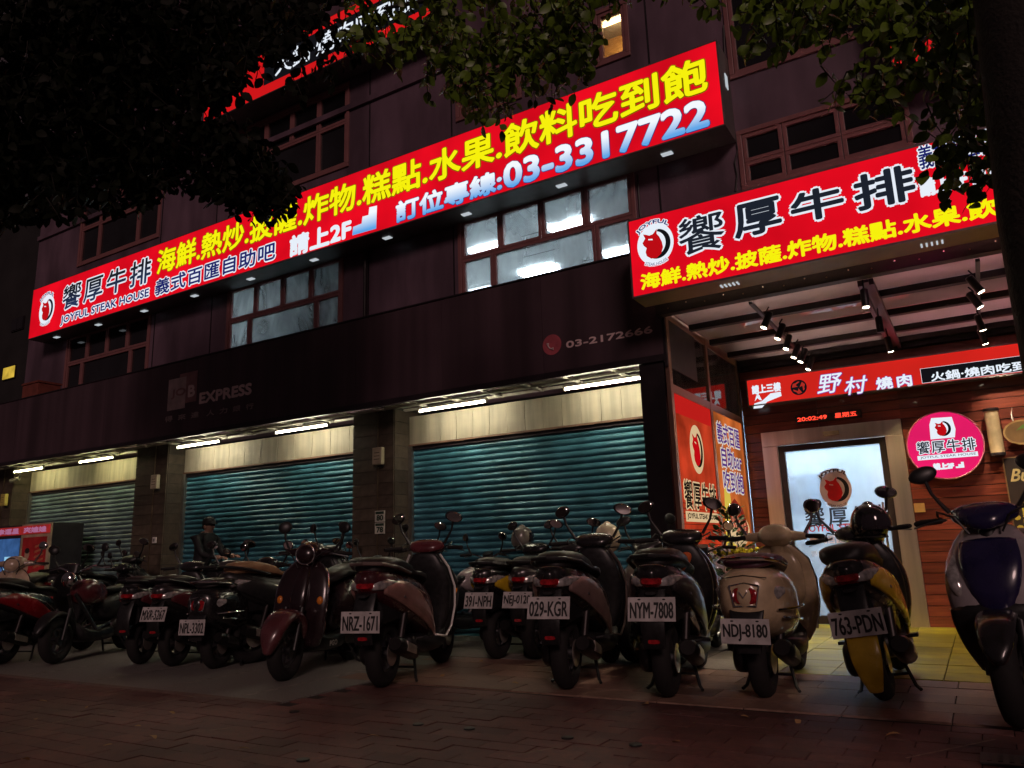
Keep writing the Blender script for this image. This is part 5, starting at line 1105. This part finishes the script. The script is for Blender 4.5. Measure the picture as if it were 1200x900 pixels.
# ================================================================== person by the shutter
def person(loc, rz):
    t = thing('person', 'person in a dark jacket and cap reaching towards a parked scooter', 'person', loc, rz=rz)
    jac = pm('dark_jacket', (.010, .010, .012), .7, bump=.4, scale=12); tr = pm('dark_trousers', (.016, .016, .02), .8); skin = pm('skin', (.42, .24, .17), .5)
    # one continuous body grown from a skeleton; local +x is the way the person faces
    J = {'pel': (0, 0, .93), 'ab': (.03, 0, 1.08), 'ch': (.07, 0, 1.27), 'nb': (.10, 0, 1.43), 'nk': (.12, 0, 1.49), 'hd': (.135, 0, 1.57), 'ht': (.14, 0, 1.66),
         'hl': (0, .09, .88), 'kl': (.03, .11, .49), 'al': (-.02, .12, .09), 'tl': (.12, .13, .04), 'hr': (0, -.09, .88), 'kr': (.06, -.11, .49), 'ar': (.03, -.12, .09), 'tr': (.17, -.13, .04),
         'sl': (.08, .18, 1.38), 'el': (.24, .21, 1.14), 'wl': (.46, .15, 1.12), 'ml': (.53, .14, 1.12), 'sr': (.08, -.18, 1.38), 'er': (.25, -.21, 1.15), 'wr': (.47, -.13, 1.10), 'mr': (.54, -.12, 1.10)}
    Rr = dict(pel=.145, ab=.14, ch=.155, nb=.09, nk=.055, hd=.088, ht=.06, hl=.10, kl=.062, al=.045, tl=.038, hr=.10, kr=.062, ar=.045, tr=.038, sl=.075, el=.05, wl=.036, ml=.036, sr=.075, er=.05, wr=.036, mr=.036)
    E = [('pel', 'ab'), ('ab', 'ch'), ('ch', 'nb'), ('nb', 'nk'), ('nk', 'hd'), ('hd', 'ht'), ('pel', 'hl'), ('hl', 'kl'), ('kl', 'al'), ('al', 'tl'), ('pel', 'hr'), ('hr', 'kr'), ('kr', 'ar'), ('ar', 'tr'), ('nb', 'sl'), ('sl', 'el'), ('el', 'wl'), ('wl', 'ml'), ('nb', 'sr'), ('sr', 'er'), ('er', 'wr'), ('wr', 'mr')]
    def skin_mesh(J, R, E, root, lv=2):
        ks = list(J); me = bpy.data.meshes.new('tmp'); me.from_pydata([J[k] for k in ks], [(ks.index(a), ks.index(b)) for a, b in E], [])
        o = bpy.data.objects.new('tmp', me); COL.objects.link(o); o.modifiers.new('s', 'SKIN'); u = o.modifiers.new('u', 'SUBSURF'); u.levels = u.render_levels = lv
        for i, k in enumerate(ks): d = me.skin_vertices[0].data[i]; d.radius = (R[k], R[k]); d.use_root = (k == root)
        bpy.context.view_layer.update()
        m = bpy.data.meshes.new_from_object(o.evaluated_get(bpy.context.evaluated_depsgraph_get())); bpy.data.objects.remove(o); bpy.data.meshes.remove(me)
        m.polygons.foreach_set('use_smooth', [True]*len(m.polygons)); return m
    body = skin_mesh(J, Rr, E, 'pel')
    for m in (jac, tr, skin): body.materials.append(m)
    for p in body.polygons:
        c = p.center; p.material_index = 2 if (c.z > 1.475 or (c.x > .47 and c.z > 1.0)) else (1 if c.z < .90 else 0)
    b = bpy.data.objects.new('body', body); COL.objects.link(b); b.parent = t
    for s_, w in ((1, 'ml'), (-1, 'mr')):
        p = Vector(J[w]); HJ = {'p': tuple(p-Vector((.02, 0, 0)))}; HR = {'p': .026}; HE = []
        for k in range(4):
            y = (k-1.5)*.019; L_ = (.036, .042, .040, .032)[k]
            a, b_, c = p+Vector((.05, y, 0)), p+Vector((.05+L_, y*1.05, -.010)), p+Vector((.05+L_*1.4, y*1.05, -.035))
            HJ.update({f'a{k}': tuple(a), f'b{k}': tuple(b_), f'c{k}': tuple(c)}); HR.update({f'a{k}': .0095, f'b{k}': .0085, f'c{k}': .007}); HE += [('p', f'a{k}'), (f'a{k}', f'b{k}'), (f'b{k}', f'c{k}')]
        HJ.update(t1=tuple(p+Vector((.02, -s_*.04, -.01))), t2=tuple(p+Vector((.055, -s_*.05, -.03)))); HR.update(t1=.011, t2=.008); HE += [('p', 't1'), ('t1', 't2')]
        hm = skin_mesh(HJ, HR, HE, 'p', 1); hm.materials.append(skin); h = bpy.data.objects.new('hand', hm); COL.objects.link(h); h.parent = t
    part('cap', MB().loft([((.125, 0, 1.60), (.098, 0, 0), (0, .088, 0), 2.2), ((.125, 0, 1.66), (.095, 0, 0), (0, .085, 0), 2.2), ((.125, 0, 1.70), (.065, 0, 0), (0, .06, 0), 2), ((.125, 0, 1.715), (.02, 0, 0), (0, .02, 0), 2)], 18).loft([((.20, 0, 1.615), (0, .07, 0), (0, 0, .008), 3), ((.28, 0, 1.60), (0, .045, 0), (0, 0, .006), 3)], 10), pm('cap_black', (.02, .018, .02), .8), t, True)
    part('hair', MB().ell((.09, 0, 1.575), .07, .08, .07), pm('hair_black', (.012, .01, .01), .6), t, True)
    part('nose', MB().ell((.228, 0, 1.555), .016, .012, .018), skin, t, True)
    for s_ in (-1, 1): part('eye', MB().ell((.213, s_*.03, 1.58), .008, .012, .007), pm('eye_dark', (.02, .015, .012), .2), t, True); part('ear', MB().ell((.13, s_*.085, 1.56), .02, .009, .03), skin, t, True)
    part('mouth', MB().ell((.216, 0, 1.523), .008, .022, .005), pm('lips', (.25, .09, .08), .5), t, True)
    return t
pp = atY(236, 650, 7.75); person((pp.x, 7.75, 0), math.radians(5))

# ================================================================== pillar fittings, kiosks, neighbour
lampc = pm('cream_speaker_box', (.50, .44, .30), .55)
for k, (px, py, Y, lab) in enumerate([(447, 535, 8.2, 'on the numbered pillar'), (186, 565, 8.2, 'on the pillar left of the person'), (9, 586, 8.2, 'at the left edge')]):
    p = atY(px, py, Y)
    t = thing('wall_lamp', 'small cream box lamp '+lab, 'wall lamp', (p.x, Y-.05, p.z), group='cream boxes on the pillars')
    part('housing', MB().quadbox(p.x-.085, p.x+.085, Y-.10, Y-.032, p.z-.12, p.z+.12), lampc if k < 2 else pm('yellow_lit_box', (.6, .5, .12), .5), t, bevel=.01)
    for j in range(3): part('slot', MB().quadbox(p.x-.05, p.x+.05, Y-.104, Y-.101, p.z-.05+j*.045, p.z-.042+j*.045), BLACK, t)
    part('bracket', MB().quadbox(p.x-.05, p.x+.05, Y-.031, Y-.002, p.z-.15, p.z-.121), DARKMETAL, t)
p = atY(446, 612, 8.2); t = thing('house_number', 'pair of white house number plates 80 and 78 on the pillar', 'number plate', (p.x, 8.19, p.z))
for k, n in enumerate(('78', '80')):
    z = p.z-.155+k*.16; part('number_panel', MB().quadbox(p.x-.085, p.x+.085, 8.18, 8.195, z, z+.15), pm('number_panel_pale', (.62, .62, .52), .5), t)
    text(facade(8.18), n, (p.x-.05, z+.02, p.x+.06, z+.09), pm('number_green', (.02, .05, .03), .5), t, .002, bold=.005)
    flat(facade(8.18), [(p.x-.075, z+.105), (p.x+.075, z+.105), (p.x+.075, z+.14), (p.x-.075, z+.14)], pm('number_green', (.02, .05, .03), .5), t, .002, 'street_strip')
p = atY(182, 633, 8.2); t = thing('wall_switch', 'small white switch plate on the pillar left of the person', 'switch', (p.x, 8.19, p.z))
part('cover', MB().quadbox(p.x-.05, p.x+.05, 8.175, 8.195, p.z-.05, p.z+.05), WHITEP, t, bevel=.006); part('key', MB().quadbox(p.x-.022, p.x+.022, 8.168, 8.174, p.z-.025, p.z+.025), pm('grey_key', (.2, .2, .2), .4), t)
p = atY(28, 565, 8.3); t = thing('security_camera', 'little dark security camera under the far left end of the fascia', 'security camera', (p.x, 8.2, 2.9))
part('body', MB().tube([(p.x, 8.2, 2.82), (p.x-.16, 8.12, 2.77)], .04, 12), pm('camera_grey', (.2, .19, .15), .5), t, True); part('arm', MB().tube([(p.x, 8.2, 2.82), (p.x+.03, 8.22, 2.95)], .012, 8), BLACK, t)
# kiosks (prize machines) at the far left
def kiosk(x0, x1, Y, z1, label, kind):
    t = thing('kiosk', label, 'kiosk', ((x0+x1)/2, Y+.3, 0))
    cab = pm('kiosk_cream', (.50, .42, .28), .5) if kind else pm('kiosk_dark', (.03, .03, .035), .4)
    part('cabinet', MB().quadbox(x0, x1, Y+.04, Y+.6, 0, z1), pm('kiosk_dark', (.03, .03, .035), .4), t, bevel=.01)
    part('front_frame', MB().quadbox(x0, x1, Y+.01, Y+.039, 0, z1), cab, t)
    hd = em('kiosk_header_red', (.50, .03, .03), .45, .3, 5); part('header', MB().quadbox(x0+.02, x1-.02, Y-.012, Y+.009, z1-.18, z1-.03), hd, t)
    pkc = em('kiosk_pink', (.62, .22, .42), .55); w = (x1-x0)
    text(facade(Y-.012), '夾娃娃' if kind else '幸運星', (x0+.12*w, z1-.155, x1-.12*w, z1-.06), pkc, t, .002, bold=.008)
    if kind:
        part('poster', MB().quadbox(x0+.10, x1-.10, Y-.006, Y+.009, .55, z1-.24), em('kiosk_poster_red', (.22, .012, .012), .4, .4, 3), t)
        fp_ = facade(Y-.006); s1 = pm('poster_skin', (.55, .36, .24), .6); s2 = pm('poster_dark', (.03, .02, .02), .6)
        for cx, cz, r_ in ((.30, 1.28, .10), (.30, 1.05, .10), (.36, .82, .06), (.60, .84, .07)):
            flat(fp_, circ(x0+cx*w, cz, r_*.8, r_, 16), s1, t, .002+cx*.001+cz*.001, 'portrait'); flat(fp_, circ(x0+cx*w, cz+r_*.6, r_*.8, r_*.5, 12), s2, t, .005+cx*.001, 'portrait_hair')
        for k in range(5): flat(fp_, [(x0+.55*w, 1.02+k*.09), (x0+.85*w, 1.08+k*.09), (x0+.85*w, 1.12+k*.09), (x0+.55*w, 1.06+k*.09)], pm('poster_orange_print', (.5, .16, .08), .6), t, .003, 'slogan_line')
    else:
        part('screen', MB().quadbox(x0+.12, x1-.08, Y-.006, Y+.009, .85, z1-.24), em('kiosk_screen_blue', (.06, .16, .42), .55, .5, 3), t)
        flat(facade(Y-.006), [(x0+.45*w, .95), (x1-.12, .95), (x1-.12, 1.25), (x0+.45*w, 1.25)], em('kiosk_screen_light', (.3, .6, .85), .9), t, .003, 'picture')
    return t
YK2 = 7.6
a = atY(60, 612, YK2); b = atY(25, 615, YK2); c_ = atY(-14, 618, YK2)
kiosk(b.x+.02, a.x, YK2, a.z, 'cream kiosk with red portrait poster near the left edge', 1); kiosk(b.x-1.0, b.x-.02, YK2+.05, a.z-.0, 'dark kiosk with blue screen at the left edge', 0)
# neighbouring building with one lit window, seen past the corner
nb = thing('neighbouring_building', 'dark neighbouring building with one small lit yellow window at the left edge', 'building', (-34, 15, 0))
part('wall', MB().quadbox(-60, -28.2, 15, 25, 0, 16), pm('neighbour_concrete', (.022, .020, .021), .8, scale=1), nb)
for (px, py) in ((12, 437), (-20, 380), (22, 380), (12, 500)):
    p = atY(px, py, 15); lit = (px, py) == (12, 437)
    w_ = part('window', MB().quadbox(p.x-.46, p.x+.46, 14.95, 14.999, p.z-.27, p.z+.27), DARKMETAL, nb)
    for k in range(2): part('pane', MB().quadbox(p.x-.42+k*.43, p.x-.01+k*.43, 14.93, 14.949, p.z-.23, p.z+.23), em('yellow_lit_pane', (.75, .50, .06), .8, .3, 3) if lit else darkglass, w_)
# parked crate and ladder on the fascia roof at the left end
p = atY(50, 458, 8.4); t = thing('crate', 'reddish crate standing on the fascia roof near the left end', 'crate', (p.x, 8.4, zf1+.02))
part('box', MB().quadbox(p.x-.3, p.x+.3, 8.15, 8.6, zf1+.022, zf1+.45), pm('crate_red', (.20, .05, .035), .7), t); part('lid', MB().quadbox(p.x-.32, p.x+.32, 8.13, 8.62, zf1+.451, zf1+.49), pm('crate_red', (.2, .05, .035), .7), t)

# ================================================================== plant at the entrance
leafM = pm('shrub_leaf', (.035, .085, .02), .45, var=.5, scale=9); yflM = pm('yellow_flower', (.65, .58, .03), .5, var=.15); trunkM = stone('tree_bark', (.014, .011, .009), (.035, .028, .022), .9, (1, 1), 12, .8)
def leaf_shape(L_, w, bend=.25, fold=.15):
    """one oval leaf with a folded midrib, base at the origin, growing along +x"""
    xs = [0, .18, .42, .68, .88, 1.]; ws = [0, .62, 1., .86, .5, 0]; v = []; f = []
    for x, q in zip(xs, ws): z = -bend*L_*x*x; v += [(x*L_, -q*w/2, z+fold*q*w/2), (x*L_, 0, z), (x*L_, q*w/2, z+fold*q*w/2)]
    for i in range(5): b = i*3; f += [(b, b+1, b+4, b+3), (b+1, b+2, b+5, b+4)]
    return np.array(v), f
def leaf_cloud(pts, dirs, size, rnd, w=.6):
    lv, lf = leaf_shape(1., w); V = []; F = []; n0 = 0
    for p, d in zip(pts, dirs):
        s_ = size*(.7+.6*rnd.rand()); d = Vector(d).normalized(); q = d.to_track_quat('X', 'Z') @ Matrix.Rotation(rnd.uniform(-1.2, 1.2), 3, 'X').to_quaternion(); R_ = np.array(q.to_matrix())
        V.append(lv@R_.T*s_+np.array(p)); F += [tuple(i+n0 for i in g) for g in lf]; n0 += len(lv)
    mb = MB(); mb.v = [tuple(x) for x in np.concatenate(V)] if V else []; mb.f = F; return mb
pb = atY(866, 690, 8.2)
t = thing('potted_plant', 'leafy green potted shrub with yellow flowers beside the entrance posters', 'plant', (pb.x, 8.2, 0))
part('pot', MB().loft([((pb.x, 8.2, 0), (.16, 0, 0), (0, .16, 0), 2), ((pb.x, 8.2, .38), (.21, 0, 0), (0, .21, 0), 2), ((pb.x, 8.2, .42), (.22, 0, 0), (0, .22, 0), 2)], 20), pm('dark_pot', (.05, .03, .02), .5), t, True)
part('stem', MB().tube([(pb.x, 8.2, .4), (pb.x-.02, 8.2, .9), (pb.x-.06, 8.2, 1.4)], [.02, .014, .006], 7), trunkM, t)
rnd = np.random.RandomState(4); P = []; Dd = []
for k in range(320):
    z = .5+rnd.rand()*.92; r_ = .24*(1-.6*max(0, z-.9)/.5)*rnd.rand()**.5; a = rnd.rand()*6.28; P.append((pb.x-.03+r_*math.cos(a), 8.2+r_*math.sin(a), z)); Dd.append((math.cos(a), math.sin(a), .9))
part('foliage', leaf_cloud(P, Dd, .075, rnd, .45), leafM, t, kind='stuff')
mb = MB()
for k in range(70): a = rnd.rand()*6.28; r_ = .26*rnd.rand()**.5; mb.ell((pb.x+.05+r_*math.cos(a), 8.1+r_*math.sin(a)*.7, .86+.14*rnd.rand()), .024, .024, .02, 6, 4)
part('flowers', mb, yflM, t, kind='stuff')

# ================================================================== trees
leafT = pm('broad_leaf', (.11, .18, .014), .42, var=.4, scale=5)
leafD = pm('shaded_crown_leaf', (.007, .009, .004), .6, var=.4, scale=5, spec=.12)  # shade of the left crown painted as a near-black leaf colour
leafT.node_tree.nodes['Principled BSDF'].inputs['Subsurface Weight'].default_value = 0
deadM = pm('dry_leaf', (.42, .25, .10), .7, var=.4, scale=20)
def in_poly(x, y, poly):
    c = False; n = len(poly); j = n-1
    for i in range(n):
        (xi, yi), (xj, yj) = poly[i], poly[j]
        if (yi > y) != (yj > y) and x < (xj-xi)*(y-yi)/(yj-yi)+xi: c = not c
        j = i
    return c
lv1, lf1 = leaf_shape(1., .68); lmesh = []
for q in range(4):
    v_, f_ = leaf_shape(1., .62+.05*q, .15+.1*q, .1+.06*q); m = MB(); m.v = [tuple(x) for x in v_]; m.f = f_; me = m.mesh('leaf'); me.polygons.foreach_set('use_smooth', [True]*len(me.polygons)); me.materials.append(leafT); lmesh.append(me)
def tree(name, label, base, trunk_pts, trunk_r, regions, seed, limbs, lmat=None):
    lmat = lmat or leafT
    """regions: crown lobes as (outline in the photo, nearest and farthest distance, number of twigs, leaf size, leaves per twig)"""
    rnd = np.random.RandomState(seed); rd = random.Random(seed)
    t = thing(name, label, 'tree', base)
    part('trunk', MB().tube(trunk_pts, trunk_r, 16), trunkM, t, True)
    for pts, r in limbs: part('limb', MB().tube(pts, r, 9), trunkM, t, True)
    allv = []; tw = MB()
    for poly, d0, d1, ntw, size, per in regions:
        xs = [p[0] for p in poly]; ys = [p[1] for p in poly]; k = 0
        while k < ntw:
            x, y = rd.uniform(min(xs), max(xs)), rd.uniform(min(ys), max(ys))
            if not in_poly(x, y, poly): continue
            k += 1; dd = rd.uniform(d0, d1); c = atD(x, y, dd)
            ax = Vector((rd.gauss(0, .6), rd.gauss(0, .6), -.9)).normalized(); L_ = size*3.2
            p0 = c-ax*L_*.6; p1 = c+ax*L_*.4
            tw.tube([p0, c+Vector((rd.gauss(0, .01), 0, 0)), p1], [.004, .003, .0015], 4)
            for j in range(per):
                f = j/(per-1) if per > 1 else .5; p = p0.lerp(p1, f); a = j*2.4+rd.random()
                sd = Vector((math.cos(a), math.sin(a), -.35-.5*rd.random())); s_ = size*rd.uniform(.7, 1.25)
                allv.append((dd, p, sd, s_))
    allv.sort(key=lambda q: q[0]); V = []; F = []; n0 = 0; cnt = 0; lim = 300
    vis = []
    for q in allv:
        r = q[1]-Vector((0, 0, H)); d = r.dot(FW); px = 600+FPX*r.dot(RT)/d; py = 450-FPX*r.dot(UP)/d
        vis.append(0 < px < 1200 and 0 < py < 900)
    for q, ok in zip(allv, vis):
        dd, p, sd, s_ = q; qt = sd.normalized().to_track_quat('X', 'Z') @ Matrix.Rotation(rd.uniform(-1.5, 1.5), 3, 'X').to_quaternion()
        if ok and cnt < lim:
            o = bpy.data.objects.new('leaf', lmesh[cnt % 4]); COL.objects.link(o); o.parent = t; o.location = p-Vector(base); o.rotation_mode = 'QUATERNION'; o.rotation_quaternion = qt; o.scale = (s_,)*3; cnt += 1
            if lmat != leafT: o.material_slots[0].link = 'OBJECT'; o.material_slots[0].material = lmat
        else:
            R_ = np.array(qt.to_matrix()); V.append(lv1@R_.T*s_+np.array(p)); F += [tuple(i+n0 for i in g) for g in lf1]; n0 += len(lv1)
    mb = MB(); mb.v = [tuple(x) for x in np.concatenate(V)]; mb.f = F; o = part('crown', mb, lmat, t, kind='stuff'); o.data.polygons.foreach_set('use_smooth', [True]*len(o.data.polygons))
    part('twigs', tw, trunkM, t, kind='stuff')
    return t
# right-hand tree: trunk at the right edge, branch reaching over the street in front of the long sign
a, b, c_ = atD(1296, 640, 3.0), atD(1224, 250, 3.0), atD(1190, -60, 3.1)
base = (a.x+.05, a.y, 0)
hub = atD(1180, -160, 3.3)
tree('street_tree', 'broadleaf street tree with thick dark trunk along the right edge and leaves overhead', base,
     [(base[0], base[1], -.05), tuple(a), tuple(b), tuple(c_), tuple(hub)], [.20, .172, .160, .165, .16],
     [([(865, -30), (1160, -30), (1160, 40), (1130, 110), (1040, 90), (1030, 20), (960, 50), (880, 62), (868, 20)], 3.6, 5.0, 110, .075, 8),
      ([(870, 0), (950, 0), (950, 68), (915, 78), (880, 60)], 3.8, 4.4, 14, .075, 7),
      ([(1000, 0), (1180, 0), (1180, 110), (1120, 110), (1080, 60), (1010, 80)], 3.6, 5.0, 60, .08, 8),
      ([(970, 90), (1062, 90), (1058, 138), (1030, 135), (1010, 118), (972, 112)], 3.7, 4.3, 16, .068, 6),
      ([(1080, 110), (1180, 90), (1180, 215), (1150, 225), (1105, 215), (1092, 170)], 3.3, 4.3, 40, .075, 8),
      ([(425, -30), (700, -30), (700, 60), (690, 92), (650, 82), (600, 95), (560, 145), (545, 120), (500, 100), (480, 75), (440, 60), (400, 40)], 4.3, 6.0, 190, .072, 9),
      ([(545, 60), (605, 60), (600, 118), (572, 150), (556, 130), (545, 100)], 4.2, 4.8, 26, .065, 7),
      ([(600, 40), (700, 20), (697, 78), (688, 100), (640, 112), (612, 95)], 4.2, 4.8, 40, .068, 7),
      ([(620, -60), (860, -60), (860, -5), (775, 18), (740, 5), (640, 5)], 3.8, 5.2, 50, .07, 8)],
     11, [([tuple(hub), tuple(atD(1050, -60, 4.0)), tuple(atD(900, 5, 4.3))], [.07, .04, .012]), ([tuple(hub), tuple(atD(1150, 40, 3.7)), tuple(atD(1130, 170, 3.8))], [.06, .03, .008]),
          ([tuple(hub), tuple(atD(900, -180, 4.3)), tuple(atD(660, -30, 4.6)), tuple(atD(450, 10, 5.0))], [.08, .05, .03, .01])])
# left-hand tree: big dark crown, trunk outside the left edge
base = (-8.6, 2.6, 0); top = Vector((-7.6, 3.4, 4.6))
h1 = atD(330, 60, 7.0); h2 = atD(560, 40, 5.2)
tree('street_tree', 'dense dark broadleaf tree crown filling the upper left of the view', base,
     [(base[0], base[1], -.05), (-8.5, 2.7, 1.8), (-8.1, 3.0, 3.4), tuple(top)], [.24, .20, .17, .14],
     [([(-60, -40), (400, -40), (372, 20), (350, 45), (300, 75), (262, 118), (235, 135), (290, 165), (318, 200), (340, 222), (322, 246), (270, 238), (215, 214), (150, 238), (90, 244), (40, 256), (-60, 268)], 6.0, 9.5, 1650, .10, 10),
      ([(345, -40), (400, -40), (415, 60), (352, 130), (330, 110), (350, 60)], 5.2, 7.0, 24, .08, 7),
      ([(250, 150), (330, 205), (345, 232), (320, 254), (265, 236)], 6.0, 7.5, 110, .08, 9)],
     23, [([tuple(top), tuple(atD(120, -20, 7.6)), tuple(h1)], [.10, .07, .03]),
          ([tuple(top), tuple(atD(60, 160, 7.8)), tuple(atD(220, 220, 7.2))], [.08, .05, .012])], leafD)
# fallen leaves
spots = [(12, 820, 'pale'), (45, 821, 'tiny'), (104, 827, 'long'), (198, 834, 'curled golden'), (42, 843, 'small'), (157, 851, 'bright'), (176, 862, 'round'), (25, 890, 'large reddish'), (132, 872, 'reddish'), (278, 877, 'long brown'), (868, 839, 'small yellow'), (935, 843, 'wide tan'), (925, 849, 'folded tan'), (797, 869, 'bright little'), (1055, 860, 'upright pale'), (760, 825, 'flat grey'), (562, 774, 'bright yellow'), (430, 862, 'small white'), (520, 790, 'brown'), (600, 800, 'dull')]
for k, (x, y, w) in enumerate(spots):
    p = atZ(x, y, .012); o = bpy.data.objects.new('fallen_leaf', lmesh[k % 4]); COL.objects.link(o); o.location = p; o.rotation_euler = (random.uniform(-.3, .3), random.uniform(-.25, .1), random.uniform(0, 6.28)); s_ = random.uniform(.045, .085); o.scale = (s_, s_*.8, s_)
    o.material_slots[0].link = 'OBJECT'; o.material_slots[0].material = deadM
    q = 'far left' if x < 110 else 'left' if x < 300 else 'middle' if x < 700 else 'right'
    o['label'] = f'{w} dry leaf on the {q} pavement, ' + ('close to the bottom edge' if y > 855 else 'near the scooters' if y < 830 else 'among the bricks'); o['category'] = 'leaf'; o['group'] = 'dry leaves on the pavement'
